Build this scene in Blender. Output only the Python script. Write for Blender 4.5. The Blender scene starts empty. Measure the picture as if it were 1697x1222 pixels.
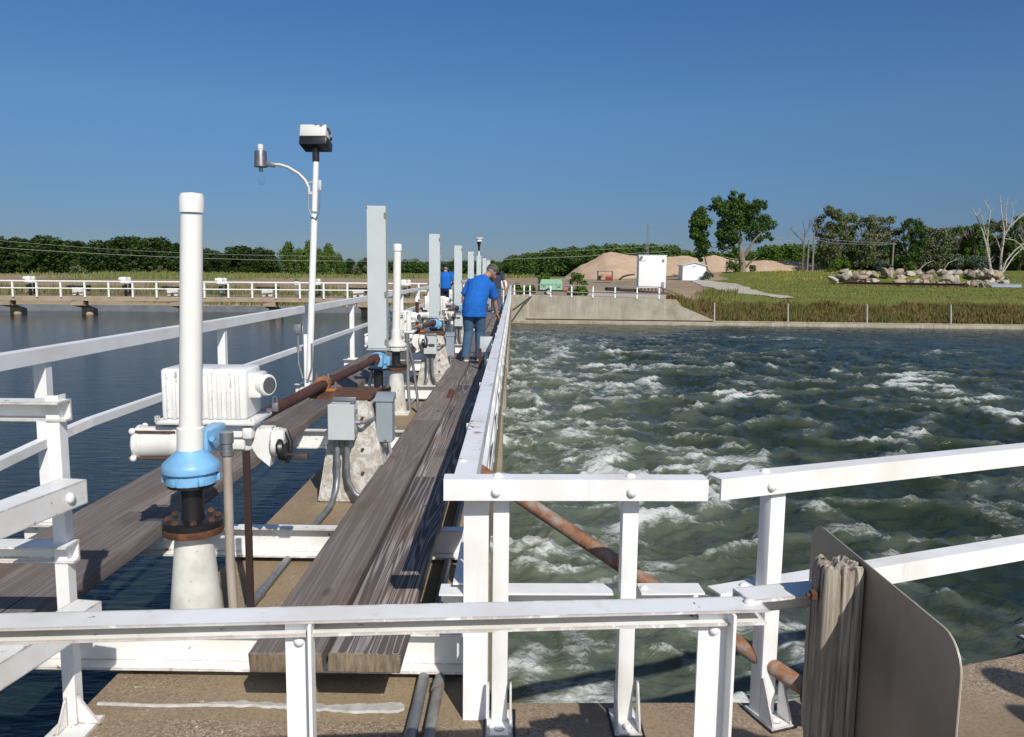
import bpy, bmesh, math, random
import numpy as np
from mathutils import Matrix, Vector
R = math.radians
random.seed(7)
SC = bpy.context.scene
COL = SC.collection

# ---------------------------------------------------------------- camera
F, CX, CY = 1300.0, 848.5, 611.0            # focal length and centre in photograph pixels
CAMZ = 1.45
PITCH = math.atan(159 / 1300)
CROT = (Matrix.Rotation(0.0012, 3, 'Z') @ Matrix.Rotation(R(90) - PITCH, 3, 'X') @ Matrix.Rotation(0.012, 3, 'Z'))
cam = bpy.data.cameras.new('camera')
cam.sensor_width = 36
cam.lens = F / 1697 * 36
cam.clip_start = 0.05
cam.clip_end = 12000
co = bpy.data.objects.new('camera', cam)
COL.objects.link(co)
CAM0 = Vector((0, 0.15, CAMZ))
co.matrix_world = Matrix.Translation(CAM0) @ CROT.to_4x4()
SC.camera = co

# ---------------------------------------------------------------- sky, sun, exposure
SUNV = Vector((0.46, -1.08, 1.0)).normalized()      # towards the sun
ELEV = math.asin(SUNV.z)
AZ = math.atan2(SUNV.x, SUNV.y)
w = bpy.data.worlds.new('World')
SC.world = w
w.use_nodes = True
wn = w.node_tree
bg = wn.nodes['Background']
sky = wn.nodes.new('ShaderNodeTexSky')
sky.sky_type = 'NISHITA'
sky.sun_disc = False
sky.sun_elevation = ELEV
sky.sun_rotation = AZ
sky.altitude = 900
sky.air_density = 0.9
sky.dust_density = 0.7
sky.ozone_density = 3.5
sz = wn.nodes.new('ShaderNodeSeparateXYZ'); cr = wn.nodes.new('ShaderNodeValToRGB'); mx = wn.nodes.new('ShaderNodeMix')
tcw = wn.nodes.new('ShaderNodeTexCoord')
wn.links.new(tcw.outputs['Generated'], sz.inputs[0]); wn.links.new(sz.outputs[2], cr.inputs[0])
for _ in range(2): cr.color_ramp.elements.new(0.5)
for e_, (p_, c_) in zip(cr.color_ramp.elements, ((0.0, (.39, .46, .59)), (0.05, (.40, .48, .62)), (0.19, (.58, .80, .93)), (0.33, (.54, .85, 1.12)))):
    e_.position = p_; e_.color = (*c_, 1)
mx.data_type = 'RGBA'; mx.blend_type = 'MULTIPLY'; mx.inputs[0].default_value = 1
# the half of the sky that holds the sun is the brighter half
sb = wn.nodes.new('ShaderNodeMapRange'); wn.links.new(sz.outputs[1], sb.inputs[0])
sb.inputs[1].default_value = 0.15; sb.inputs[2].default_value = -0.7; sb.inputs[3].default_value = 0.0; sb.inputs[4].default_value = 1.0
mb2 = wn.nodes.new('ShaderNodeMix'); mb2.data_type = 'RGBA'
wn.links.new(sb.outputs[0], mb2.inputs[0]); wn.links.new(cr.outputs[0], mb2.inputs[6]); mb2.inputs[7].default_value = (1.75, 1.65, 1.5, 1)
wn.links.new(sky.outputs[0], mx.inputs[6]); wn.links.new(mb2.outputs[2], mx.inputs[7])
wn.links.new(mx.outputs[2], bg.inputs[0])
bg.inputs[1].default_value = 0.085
sl = bpy.data.lights.new('sun', 'SUN')
sl.energy = 4.6
sl.angle = R(0.53)
sl.color = (1, 0.95, 0.87)
so = bpy.data.objects.new('sun', sl)
COL.objects.link(so)
so.rotation_euler = (-SUNV).to_track_quat('-Z', 'Y').to_euler()
SC.view_settings.view_transform = 'Standard'
SC.view_settings.look = 'None'
SC.view_settings.exposure = 0.0
SC.view_settings.gamma = 1
SC.render.engine = 'CYCLES'
SC.cycles.max_bounces = 6
SC.cycles.transparent_max_bounces = 8

def P(px, py, d):
    """point at distance y = d that the photograph shows at pixel (px, py)"""
    v = CROT @ Vector(((px - CX) / F, -(py - CY) / F, -1))
    return CAM0 + v * ((d - CAM0.y) / v.y)

# ---------------------------------------------------------------- objects
def tag(o, label=None, cat=None, group=None, kind=None):
    if label: o['label'] = label
    if cat: o['category'] = cat
    if group: o['group'] = group
    if kind: o['kind'] = kind
    return o

def empty(name, loc, label=None, cat=None, group=None, rz=0):
    o = bpy.data.objects.new(name, None)
    o.empty_display_size = 0.1
    COL.objects.link(o)
    o.location = loc
    o.rotation_euler = (0, 0, rz)
    return tag(o, label, cat, group)

def copy_tree(o, parent=None):
    c = o.copy()
    COL.objects.link(c)
    c.parent = parent
    for ch in list(o.children):
        copy_tree(ch, c)
    return c

def root_loc(p):
    v = Vector((0, 0, 0))
    while p is not None:
        v = v + Vector(p.location)
        p = p.parent
    return v

class MB:
    def __init__(s):
        s.bm = bmesh.new()
    def box(s, c, size, rot=None, bev=0.0, seg=2):
        M = Matrix.Translation(c) @ (rot.to_4x4() if rot else Matrix.Identity(4)) @ Matrix.Diagonal((size[0], size[1], size[2], 1))
        r = bmesh.ops.create_cube(s.bm, size=1, matrix=M)
        if bev:
            es = list({e for v in r['verts'] for e in v.link_edges})
            bmesh.ops.bevel(s.bm, geom=es, offset=bev, segments=seg, affect='EDGES', profile=0.5)
        return s
    def ring(s, pts):
        return [s.bm.verts.new(p) for p in pts]
    def skin(s, rings, cap=True, closed=False):
        n = len(rings[0])
        for a, b in zip(rings, rings[1:]):
            for i in range(n):
                j = (i + 1) % n
                try: s.bm.faces.new((a[i], a[j], b[j], b[i]))
                except ValueError: pass
        if cap:
            try:
                s.bm.faces.new(list(reversed(rings[0])))
                s.bm.faces.new(rings[-1])
            except ValueError: pass
    def tube(s, pts, r, n=12, ry=None, side=None, cap=True):
        pts = [Vector(p) for p in pts]
        m = len(pts)
        rr = r if isinstance(r, (list, tuple)) else [r] * m
        ryy = rr if ry is None else (ry if isinstance(ry, (list, tuple)) else [ry] * m)
        prev = None
        rings = []
        for i, p in enumerate(pts):
            d = (pts[min(i + 1, m - 1)] - pts[max(i - 1, 0)]).normalized()
            if side is not None: u = Vector(side)
            elif prev is not None: u = prev
            else: u = Vector((1, 0, 0)) if abs(d.x) < 0.8 else Vector((0, 1, 0))
            u = (u - d * u.dot(d)).normalized()
            v = d.cross(u)
            prev = u
            rings.append(s.ring([p + u * (rr[i] * math.cos(a)) + v * (ryy[i] * math.sin(a)) for a in [2 * math.pi * k / n for k in range(n)]]))
        s.skin(rings, cap)
        return s
    def lathe(s, prof, c=(0, 0, 0), rot=None, n=20):
        M = Matrix.Translation(c) @ (rot.to_4x4() if rot else Matrix.Identity(4))
        rings = []
        for r, z in prof:
            rings.append(s.ring([M @ Vector((max(r, 1e-4) * math.cos(2 * math.pi * k / n), max(r, 1e-4) * math.sin(2 * math.pi * k / n), z)) for k in range(n)]))
        s.skin(rings)
        return s
    def prism(s, poly, h, M=None):
        M = M or Matrix.Identity(4)
        s.skin([s.ring([M @ Vector((x, y, 0)) for x, y in poly]), s.ring([M @ Vector((x, y, h)) for x, y in poly])])
        return s
    def bar(s, p0, p1, prof, up=(0, 0, 1)):
        """extrude a (side, up) outline from p0 to p1"""
        p0, p1 = Vector(p0), Vector(p1)
        d = (p1 - p0).normalized()
        u = Vector(up)
        sd = d.cross(u).normalized()
        u = sd.cross(d).normalized()
        s.skin([s.ring([p + sd * a + u * b for a, b in prof]) for p in (p0, p1)])
        return s
    def ball(s, c, r, rot=None, seg=14, ring=9):
        sc = r if isinstance(r, (tuple, list)) else (r, r, r)
        M = Matrix.Translation(c) @ (rot.to_4x4() if rot else Matrix.Identity(4)) @ Matrix.Diagonal((sc[0], sc[1], sc[2], 1))
        bmesh.ops.create_uvsphere(s.bm, u_segments=seg, v_segments=ring, radius=1, matrix=M)
        return s
    def cyl(s, p0, p1, r, n=14):
        return s.tube([p0, p1], r, n)
    def build(s, name, m, parent=None, smooth=True, world=False, ang=35, origin=None):
        bm = s.bm
        bmesh.ops.recalc_face_normals(bm, faces=bm.faces[:])
        off = Vector((0, 0, 0))
        if parent is None and origin is None:
            xs = [v.co for v in bm.verts]
            lo = Vector([min(c[i] for c in xs) for i in range(3)])
            hi = Vector([max(c[i] for c in xs) for i in range(3)])
            off = Vector(((lo.x + hi.x) / 2, (lo.y + hi.y) / 2, lo.z))
        elif parent is None:
            off = Vector(origin)
        elif world:
            off = root_loc(parent)
        for v in bm.verts: v.co -= off
        me = bpy.data.meshes.new(name)
        bm.to_mesh(me)
        bm.free()
        if smooth:
            me.shade_smooth()
            me.set_sharp_from_angle(angle=R(ang))
        me.materials.append(m)
        o = bpy.data.objects.new(name, me)
        COL.objects.link(o)
        if parent is not None: o.parent = parent
        else: o.location = off
        return o

def np_mesh(name, V, Fq, m, parent=None, attrs=None, smooth=False, loc=None):
    """mesh from arrays; Fq is an (n, 3) or (n, 4) index array"""
    V = np.asarray(V, np.float32)
    Fq = np.asarray(Fq, np.int32)
    me = bpy.data.meshes.new(name)
    k = Fq.shape[1]
    me.vertices.add(len(V)); me.vertices.foreach_set('co', V.ravel())
    me.loops.add(Fq.size); me.loops.foreach_set('vertex_index', Fq.ravel())
    me.polygons.add(len(Fq)); me.polygons.foreach_set('loop_start', np.arange(0, Fq.size, k, dtype=np.int32))
    me.polygons.foreach_set('loop_total', np.full(len(Fq), k, np.int32))
    me.update(calc_edges=True)
    for an, av in (attrs or {}).items():
        a = me.attributes.new(an, 'FLOAT', 'POINT')
        a.data.foreach_set('value', np.asarray(av, np.float32))
    if smooth: me.shade_smooth()
    me.materials.append(m)
    o = bpy.data.objects.new(name, me)
    COL.objects.link(o)
    o.parent = parent
    if loc is not None: o.location = loc
    return o

# ---------------------------------------------------------------- noise for heights
_rs = np.random.RandomState(3)
_perm = np.tile(_rs.permutation(256), 3)
_ang = _rs.rand(256) * 2 * np.pi
def pn(x, y, seed=0):
    x = np.asarray(x, float) + seed * 17.31; y = np.asarray(y, float) + seed * 9.77
    xi = np.floor(x).astype(int); yi = np.floor(y).astype(int)
    xf = x - xi; yf = y - yi
    def g(i, j):
        h = _perm[_perm[(xi + i) & 255] + ((yi + j) & 255)]
        return np.cos(_ang[h]) * (xf - i) + np.sin(_ang[h]) * (yf - j)
    u = xf ** 3 * (xf * (xf * 6 - 15) + 10); v = yf ** 3 * (yf * (yf * 6 - 15) + 10)
    a = g(0, 0) * (1 - u) + g(1, 0) * u
    b = g(0, 1) * (1 - u) + g(1, 1) * u
    return (a * (1 - v) + b * v) * 1.5
def fbm(x, y, o=4, seed=0):
    t = 0; a = 1.0; s = 0
    for i in range(o):
        t = t + a * pn(x * 2 ** i, y * 2 ** i, seed + i * 3); s += a; a *= 0.5
    return t / s
def sstep(a, b, x):
    t = np.clip((x - a) / (b - a), 0, 1)
    return t * t * (3 - 2 * t)

# ---------------------------------------------------------------- materials
class NT:
    def __init__(s, name):
        s.m = bpy.data.materials.new(name)
        s.m.use_nodes = True
        s.t = s.m.node_tree
        s.b = s.t.nodes['Principled BSDF']
        s.out = s.t.nodes['Material Output']
    def n(s, kind): return s.t.nodes.new('ShaderNode' + kind)
    def l(s, a, b): s.t.links.new(a, b)
    def put(s, sock, v):
        if hasattr(v, 'is_output') or isinstance(v, bpy.types.NodeSocket): s.l(v, sock)
        else:
            if isinstance(v, (tuple, list)) and len(v) == 3 and sock.type == 'RGBA': v = (*v, 1)
            sock.default_value = v
    def co(s, scale=(1, 1, 1), rnd=0.0):
        tc = s.n('TexCoord'); mp = s.n('Mapping')
        s.l(tc.outputs['Object'], mp.inputs[0])
        mp.inputs['Scale'].default_value = scale
        if rnd:
            oi = s.n('ObjectInfo'); vm = s.n('VectorMath'); vm.operation = 'SCALE'
            cx = s.n('CombineXYZ')
            for i in range(3): s.l(oi.outputs['Random'], cx.inputs[i])
            s.l(cx.outputs[0], vm.inputs[0]); vm.inputs['Scale'].default_value = rnd
            s.l(vm.outputs[0], mp.inputs['Location'])
        return mp.outputs[0]
    def noise(s, v, scale, detail=4, rough=0.55, dist=0.0):
        k = s.n('TexNoise'); s.l(v, k.inputs['Vector'])
        k.inputs['Scale'].default_value = scale; k.inputs['Detail'].default_value = detail
        k.inputs['Roughness'].default_value = rough; k.inputs['Distortion'].default_value = dist
        return k.outputs['Fac']
    def voro(s, v, scale, feat='F1'):
        k = s.n('TexVoronoi'); k.feature = feat; s.l(v, k.inputs['Vector']); k.inputs['Scale'].default_value = scale
        return k.outputs['Distance'], k.outputs['Color'] if feat == 'F1' else None
    def ramp(s, fac, stops):
        k = s.n('ValToRGB'); s.l(fac, k.inputs[0])
        e = k.color_ramp.elements
        while len(e) < len(stops): e.new(0.5)
        for i, (p, c) in enumerate(stops):
            e[i].position = p
            e[i].color = (*c, 1) if isinstance(c, (tuple, list)) else (c, c, c, 1)
        return k.outputs[0]
    def mix(s, fac, a, b, mode='MIX'):
        k = s.n('Mix'); k.data_type = 'RGBA'; k.blend_type = mode
        s.put(k.inputs[0], fac); s.put(k.inputs[6], a); s.put(k.inputs[7], b)
        return k.outputs[2]
    def math(s, op, a, b=0.0, c=0.0):
        k = s.n('Math'); k.operation = op
        s.put(k.inputs[0], a); s.put(k.inputs[1], b); s.put(k.inputs[2], c)
        return k.outputs[0]
    def sep(s, v):
        k = s.n('SeparateXYZ'); s.l(v, k.inputs[0]); return k.outputs
    def attr(s, name):
        k = s.n('Attribute'); k.attribute_name = name; return k.outputs['Fac']
    def bump(s, h, strength=0.3, dist=0.01, normal=None):
        k = s.n('Bump'); s.l(h, k.inputs['Height']); k.inputs['Strength'].default_value = strength; k.inputs['Distance'].default_value = dist
        if normal is not None: s.l(normal, k.inputs['Normal'])
        return k.outputs[0]
    def set(s, color=None, rough=None, metal=None, normal=None, spec=None, **kw):
        for nm, v in (('Base Color', color), ('Roughness', rough), ('Metallic', metal), ('Normal', normal), ('Specular IOR Level', spec)):
            if v is not None: s.put(s.b.inputs[nm], v)
        return s.m

def m_paint(name, base, chip=0.0, chipcol=(0.10, 0.055, 0.035), rough=0.42, dirt=0.12, scale=1.0, edge=0.0, streak=0.0):
    k = NT(name)
    v = k.co(rnd=40)
    big = k.noise(v, 3.5 * scale, 5, 0.6)
    dcol = tuple(c * (1 - dirt * 2.2) * q for c, q in zip(base, (1, 0.96, 0.88)))
    c = k.mix(k.ramp(big, [(0.42, 0), (0.75, 1)]), base, dcol)
    fine = k.noise(v, 40 * scale, 3, 0.6)
    c = k.mix(k.math('MULTIPLY', k.ramp(fine, [(0.62, 0), (0.72, 1)]), 0.25), c, dcol)
    sv = k.noise(k.co((16, 16, 1.1), rnd=7), 1.0, 5, 0.65)
    c = k.mix(k.math('MULTIPLY', k.ramp(sv, [(0.60, 0), (0.78, 1)]), streak), c, (0.42, 0.33, 0.23))
    h = fine
    if chip:
        n1 = k.noise(v, 17 * scale, 6, 0.66, 0.6)
        n2 = k.noise(v, 1.7 * scale, 3, 0.55)
        q = k.math('ADD', n1, k.math('MULTIPLY', n2, 0.55))
        if edge:
            bv = k.n('Bevel'); bv.samples = 3; bv.inputs['Radius'].default_value = 0.012
            ge = k.n('NewGeometry'); vm = k.n('VectorMath'); vm.operation = 'DOT_PRODUCT'
            k.l(bv.outputs[0], vm.inputs[0]); k.l(ge.outputs['Normal'], vm.inputs[1])
            ed = k.math('SUBTRACT', 1.0, vm.outputs['Value'])
            q = k.math('ADD', q, k.math('MULTIPLY', k.math('MINIMUM', ed, 0.3), edge))
        t = 1.02 - chip
        mk = k.ramp(q, [(t, 0), (t + 0.015, 1)])
        rc = k.mix(k.noise(v, 22, 4), chipcol, tuple(min(1, x * 2.6) for x in chipcol))
        c = k.mix(mk, c, rc)
        h = k.math('SUBTRACT', k.math('MULTIPLY', fine, 0.25), mk)
    return k.set(c, rough, 0, k.bump(h, 0.25, 0.002))

def m_wood(name, dark, light, ring=52, ax=1, amp=0.17, bs=0.35, fw=0.24):
    A = (lambda a, b: (a, b, a)) if ax == 1 else (lambda a, b: (a, a, b))
    k = NT(name)
    v = k.co((1, 1, 1), rnd=60)
    tc = k.co(A(4.6, 0.12), rnd=60)
    n = k.math('ADD', k.noise(tc, 1.0, 3, 0.5, 0.15), k.math('MULTIPLY', k.noise(k.co(A(16, 0.9), rnd=13), 1.0, 2, 0.5), 0.035))
    s = k.math('SINE', k.math('MULTIPLY', n, ring * 2 * math.pi * 0.5))
    s = k.math('POWER', k.math('MULTIPLY_ADD', s, 0.5, 0.5), 1.7)
    fib = k.noise(k.co(A(95, 1.5), rnd=60), 1.0, 4, 0.65)
    fib2 = k.noise(k.co(A(260, 5), rnd=30), 1.0, 2, 0.6)
    g = k.math('ADD', k.math('MULTIPLY', s, amp), k.math('ADD', k.math('MULTIPLY', fib, fw), k.math('MULTIPLY', fib2, fw * 0.5)))
    c = k.ramp(g, [(0.08, tuple(x * 0.75 for x in dark)), (0.24, dark), (0.46, light)])
    pat = k.noise(v, 1.6, 4, 0.6)
    c = k.mix(k.ramp(pat, [(0.5, 0), (0.7, 0.55)]), c, (0.17, 0.105, 0.06))
    st = k.noise(k.co((1.2, 0.5, 1), rnd=25), 1.7, 4, 0.6)
    c = k.mix(k.ramp(st, [(0.58, 0), (0.72, 0.6)]), c, tuple(x * 0.45 for x in dark))
    cr = k.noise(k.co(A(38, 0.5), rnd=11), 1.0, 2, 0.4)
    crk = k.ramp(cr, [(0.24, 1), (0.27, 0)])
    c = k.mix(crk, c, (0.012, 0.01, 0.008))
    kn, _ = k.voro(k.co((1.9, 0.75, 1), rnd=33), 1.5)
    c = k.mix(k.ramp(kn, [(0.03, 0.75), (0.085, 0)]), c, (0.035, 0.022, 0.014))
    oi = k.n('ObjectInfo')
    c = k.mix(k.math('MULTIPLY', oi.outputs['Random'], 0.25), c, (0.07, 0.06, 0.055))
    if ax == 1:
        tn = k.n('TexCoord'); ny = k.math('ABSOLUTE', k.sep(tn.outputs['Normal'])[1])
        ef = k.noise(k.co((70, 70, 14), rnd=5), 1.0, 4, 0.6)
        c = k.mix(k.ramp(ny, [(0.6, 0), (0.8, 1)]), c, k.ramp(ef, [(0.3, (0.10, 0.075, 0.05)), (0.7, (0.24, 0.185, 0.125))]))
    return k.set(c, 0.82, 0, k.bump(k.math('SUBTRACT', g, crk), bs, 0.005 if ax == 1 else 0.002), 0.25)

def m_concrete(name, base, dark, agg=0.0, stain=(0.10, 0.07, 0.04), st=0.4, wet=None):
    k = NT(name)
    v = k.co()
    c = k.mix(k.ramp(k.noise(v, 1.6, 6, 0.65), [(0.35, 0), (0.68, 1)]), base, dark)
    c = k.mix(k.ramp(k.noise(v, 0.7, 5, 0.7, 1.0), [(0.52, 0), (0.72, st)]), c, stain)
    fine = k.noise(v, 60, 4, 0.7)
    c = k.mix(k.ramp(fine, [(0.3, 0.55), (0.55, 0)]), c, tuple(x * 0.4 for x in dark))
    h = fine
    if agg:
        d, col = k.voro(v, 130)
        g = k.ramp(k.sep(col)[0], [(0.0, (0.11, 0.08, 0.06)), (0.3, (0.23, 0.165, 0.115)), (0.65, (0.31, 0.235, 0.165)), (0.92, (0.44, 0.37, 0.29))])
        patch = k.ramp(k.noise(v, 1.3, 4, 0.6), [(0.40, 0), (0.62, agg)])
        c = k.mix(patch, c, g)
        h = k.math('SUBTRACT', k.math('MULTIPLY', fine, 0.5), k.math('MULTIPLY', d, patch))
        sp = k.noise(v, 28, 2, 0.5)
        c = k.mix(k.ramp(sp, [(0.725, 0), (0.74, 0.8)]), c, (0.6, 0.56, 0.5))
    if wet is not None:
        z = k.sep(v)[2]
        zz = k.math('ADD', z, k.math('MULTIPLY', k.math('SUBTRACT', k.noise(v, 2.5, 4), 0.5), 0.4))
        c = k.mix(k.ramp(k.math('MULTIPLY_ADD', zz, 1.0, -wet), [(0.0, 0.85), (0.25, 0)]), c, (0.035, 0.03, 0.018))
        sv = k.noise(k.co((5, 5, 0.35)), 1.0, 4, 0.6)
        c = k.mix(k.ramp(sv, [(0.52, 0), (0.7, 0.45)]), c, (0.5, 0.47, 0.4))
    return k.set(c, 0.88, 0, k.bump(h, 0.5, 0.006), 0.3)

def m_rust(name, cols, scale=8, metal=0.0, rough=0.8):
    k = NT(name)
    v = k.co(rnd=20)
    n = k.noise(v, scale, 7, 0.7, 0.5)
    st = [(0.25 + 0.5 * i / max(1, len(cols) - 1), c) for i, c in enumerate(cols)]
    c = k.ramp(n, st)
    return k.set(c, rough, metal, k.bump(k.noise(v, 70, 4, 0.7), 0.4, 0.003))

def m_plain(name, base, rough=0.5, metal=0.0, var=0.2, scale=6, bump=0.1):
    k = NT(name)
    v = k.co(rnd=20)
    c = k.mix(k.ramp(k.noise(v, scale, 5, 0.6), [(0.35, 0), (0.7, 1)]), base, tuple(x * (1 - var) for x in base))
    return k.set(c, rough, metal, k.bump(k.noise(v, scale * 9, 3), bump, 0.003))

def m_leaf(name, cols, trans=0.25):
    k = NT(name)
    g = k.n('NewGeometry')
    oi = k.n('ObjectInfo')
    c = k.ramp(g.outputs['Random Per Island'], [(i / max(1, len(cols) - 1), c) for i, c in enumerate(cols)])
    c = k.mix(k.math('MULTIPLY', oi.outputs['Random'], 0.35), c, tuple(x * 0.7 for x in cols[0]))
    d = k.n('BsdfDiffuse'); k.l(c, d.inputs[0])
    t = k.n('BsdfTranslucent'); k.l(c, t.inputs[0])
    mx = k.n('MixShader'); mx.inputs[0].default_value = trans
    k.l(d.outputs[0], mx.inputs[1]); k.l(t.outputs[0], mx.inputs[2])
    k.l(mx.outputs[0], k.out.inputs['Surface'])
    return k.m

def m_cloth(name, base):
    k = NT(name)
    v = k.co()
    n = k.noise(k.co((9, 9, 6)), 1.0, 5, 0.62, 1.6)
    c = k.mix(k.ramp(n, [(0.3, 0), (0.7, 1)]), base, tuple(x * 0.72 for x in base))
    return k.set(c, 0.9, 0, k.bump(n, 0.8, 0.022), 0.2)

WHITE = m_paint('white_paint', (0.80, 0.80, 0.80), 0.02, dirt=0.06, edge=0.7, streak=0.3)
WHITE_OLD = m_paint('white_paint_chipped', (0.79, 0.79, 0.78), 0.06, dirt=0.08, edge=1.0, streak=0.35)
WHITE_CLEAN = m_paint('white_paint_clean', (0.80, 0.80, 0.79), 0.0, dirt=0.04)
WHITE_MACH = m_paint('white_machine_paint', (0.76, 0.76, 0.74), 0.06, (0.03, 0.024, 0.02), dirt=0.08, scale=1.3, edge=0.5)
PVC = m_plain('white_plastic', (0.78, 0.76, 0.72), 0.35, 0, 0.06, 3, 0.02)
CAST = m_paint('off_white_cast', (0.66, 0.645, 0.59), 0.06, (0.12, 0.06, 0.02), 0.45, 0.16, 1.6)
BLUE = m_paint('light_blue_paint', (0.19, 0.43, 0.70), 0.05, (0.04, 0.05, 0.06), 0.4, 0.14, 1.4, edge=0.6)
GREYBOX = m_plain('grey_enamel', (0.50, 0.535, 0.54), 0.38, 0, 0.08, 5, 0.02)
GREYBOX2 = m_plain('dark_grey_enamel', (0.27, 0.31, 0.34), 0.42, 0, 0.12, 5, 0.03)
GALV = m_plain('galvanized_pipe', (0.27, 0.29, 0.31), 0.45, 0.5, 0.3, 14, 0.05)
BLACK = m_plain('black_paint', (0.014, 0.014, 0.016), 0.35, 0, 0.3, 8, 0.1)
STEEL = m_plain('dull_steel', (0.34, 0.34, 0.34), 0.4, 0.7, 0.3, 12, 0.06)
SHAFT = m_rust('brown_rusted_shaft', [(0.035, 0.014, 0.011), (0.075, 0.026, 0.018), (0.11, 0.042, 0.026)], 6)
RUST = m_rust('rust', [(0.03, 0.016, 0.01), (0.10, 0.04, 0.018), (0.24, 0.10, 0.035)], 14)
RUSTPIPE = m_rust('rusty_grey_pipe', [(0.05, 0.025, 0.014), (0.17, 0.075, 0.04), (0.25, 0.125, 0.07), (0.26, 0.235, 0.21), (0.36, 0.35, 0.33)], 11)
ORANGE = m_rust('orange_rust', [(0.16, 0.055, 0.02), (0.33, 0.13, 0.05), (0.42, 0.22, 0.10)], 18)
WOOD = m_wood('weathered_plank', (0.175, 0.148, 0.135), (0.285, 0.25, 0.235), 44)
WOOD2 = m_wood('dark_cathedral_plank', (0.105, 0.088, 0.082), (0.34, 0.305, 0.29), 60, 1, 0.26)
POSTWOOD = m_wood('grey_old_post_wood', (0.17, 0.145, 0.12), (0.44, 0.39, 0.33), 30, 2, 0.12, 0.25)
POSTWOOD = NT('cracked_post_wood')
_f = POSTWOOD.noise(POSTWOOD.co((150, 150, 4)), 1.0, 4, 0.65); _g = POSTWOOD.noise(POSTWOOD.co((55, 55, 1.6)), 1.0, 3, 0.55, 0.3); _h = POSTWOOD.noise(POSTWOOD.co(), 7, 4, 0.6)
_c = POSTWOOD.ramp(_f, [(0.30, (0.13, 0.105, 0.08)), (0.5, (0.30, 0.26, 0.21)), (0.72, (0.50, 0.45, 0.38))])
_c = POSTWOOD.mix(POSTWOOD.ramp(_h, [(0.45, 0), (0.7, 0.55)]), _c, (0.22, 0.17, 0.12))
_k = POSTWOOD.ramp(_g, [(0.34, 1), (0.39, 0)])
_c = POSTWOOD.mix(_k, _c, (0.02, 0.016, 0.012))
POSTWOOD = POSTWOOD.set(_c, 0.9, 0, POSTWOOD.bump(POSTWOOD.math('SUBTRACT', _f, _k), 0.6, 0.002), 0.15)
DECK = m_concrete('deck_concrete', (0.34, 0.26, 0.165), (0.235, 0.175, 0.11), 0.4)
PIER = m_concrete('pier_concrete', (0.32, 0.275, 0.20), (0.21, 0.175, 0.12), 0.0, wet=-1.55)
PEDC = NT('painted_pedestal_concrete')
_v = PEDC.co(rnd=10)
_c = PEDC.mix(PEDC.ramp(PEDC.noise(_v, 14, 8, 0.75, 0.4), [(0.47, 0), (0.55, 1)]), (0.40, 0.36, 0.30), (0.60, 0.59, 0.57))
_c = PEDC.mix(PEDC.ramp(PEDC.noise(_v, 3, 4, 0.6), [(0.6, 0), (0.72, 0.6)]), _c, (0.36, 0.31, 0.24))
PEDC = PEDC.set(_c, 0.85, 0, PEDC.bump(PEDC.noise(_v, 30, 5, 0.7), 0.2, 0.004))

# ================================================================= the dam bridge
SLAB = -0.30                       # top of the concrete deck; plank tops are z = 0
BAY = 6.1
NB = 8
ORD = ['nearest', 'second nearest', 'third', 'fourth', 'fifth', 'sixth', 'seventh', 'farthest']

# ---- concrete deck strip with its piers, and the slab the photographer stands on
dk = empty('dam_deck', (-0.95, 3.0, SLAB), 'long brown concrete deck of the weir running straight away under the plank walkways', 'bridge deck')
b = MB()
poly = [(-1.7, 3.03), (-0.17, 3.03), (-0.17, 49.5), (-1.7, 49.5)]
b.prism([(x, y) for x, y in poly], 0.45, Matrix.Translation((0, 0, SLAB - 0.45)))
b.build('deck_slab', DECK, dk, world=True)
for k in range(NB):
    y = 5.9 + BAY * k
    b = MB()
    b.box((-0.95, y, -2.05), (1.62, 0.62, 2.6), bev=0.04)
    b.prism([(-1.55, y - 0.3), (-1.55, y + 0.3), (-2.0, y)], 2.5, Matrix.Translation((0, 0, -3.3)))
    b.build('pier', PIER, dk, world=True)
for k in range(NB - 1):
    b = MB()
    b.box((-0.6, 8.95 + BAY * k, -2.3), (0.25, BAY - 0.66, 2.6))
    b.build('weir_wall', PIER, dk, world=True)
# sealant smeared along the joint
rs = np.random.RandomState(5)
b = MB()
xs = np.linspace(-1.66, -0.42, 60)
up, lo = [], []
for i, x in enumerate(xs):
    wd = 0.012 + 0.10 * max(0, pn(x * 3.1, 0.3)) + 0.02 * rs.rand()
    if x < -1.2: wd *= 0.3
    elif pn(x * 2.2, 3.3) < -0.25: wd *= 0.4
    cy = 3.12 + 0.02 * pn(x * 2.3, 5.1)
    up.append((x, cy + wd * 0.6)); lo.append((x, cy - wd * 0.5))
t = [b.bm.verts.new((x, y, SLAB + 0.009)) for x, y in up]
t2 = [b.bm.verts.new((x, y, SLAB + 0.009)) for x, y in lo]
t3 = [b.bm.verts.new((x, y + .004, SLAB + 0.0)) for x, y in up]
t4 = [b.bm.verts.new((x, y - .004, SLAB + 0.0)) for x, y in lo]
for i in range(len(xs) - 1):
    b.bm.faces.new((t[i], t[i + 1], t2[i + 1], t2[i]))
    b.bm.faces.new((t3[i], t3[i + 1], t[i + 1], t[i]))
    b.bm.faces.new((t2[i], t2[i + 1], t4[i + 1], t4[i]))
b.build('sealant_strip', m_plain('pale_sealant', (0.50, 0.49, 0.46), 0.8, 0, 0.35, 20, 0.3), dk, world=True)

b = MB()
ap = [(-1.7, -6), (8, -6), (8, 6.6), (2.6, 3.72), (1.12, 3.20), (-0.17, 3.17), (-0.17, 3.024), (-1.7, 3.024)]
b.prism(ap, 2.9, Matrix.Translation((0, 0, SLAB - 2.9)))
tag(b.build('pavement', m_concrete('gravelly_concrete', (0.32, 0.24, 0.16), (0.22, 0.16, 0.105), 0.8, st=0.3), None, origin=(0, 0, SLAB)), kind='structure')

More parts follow.
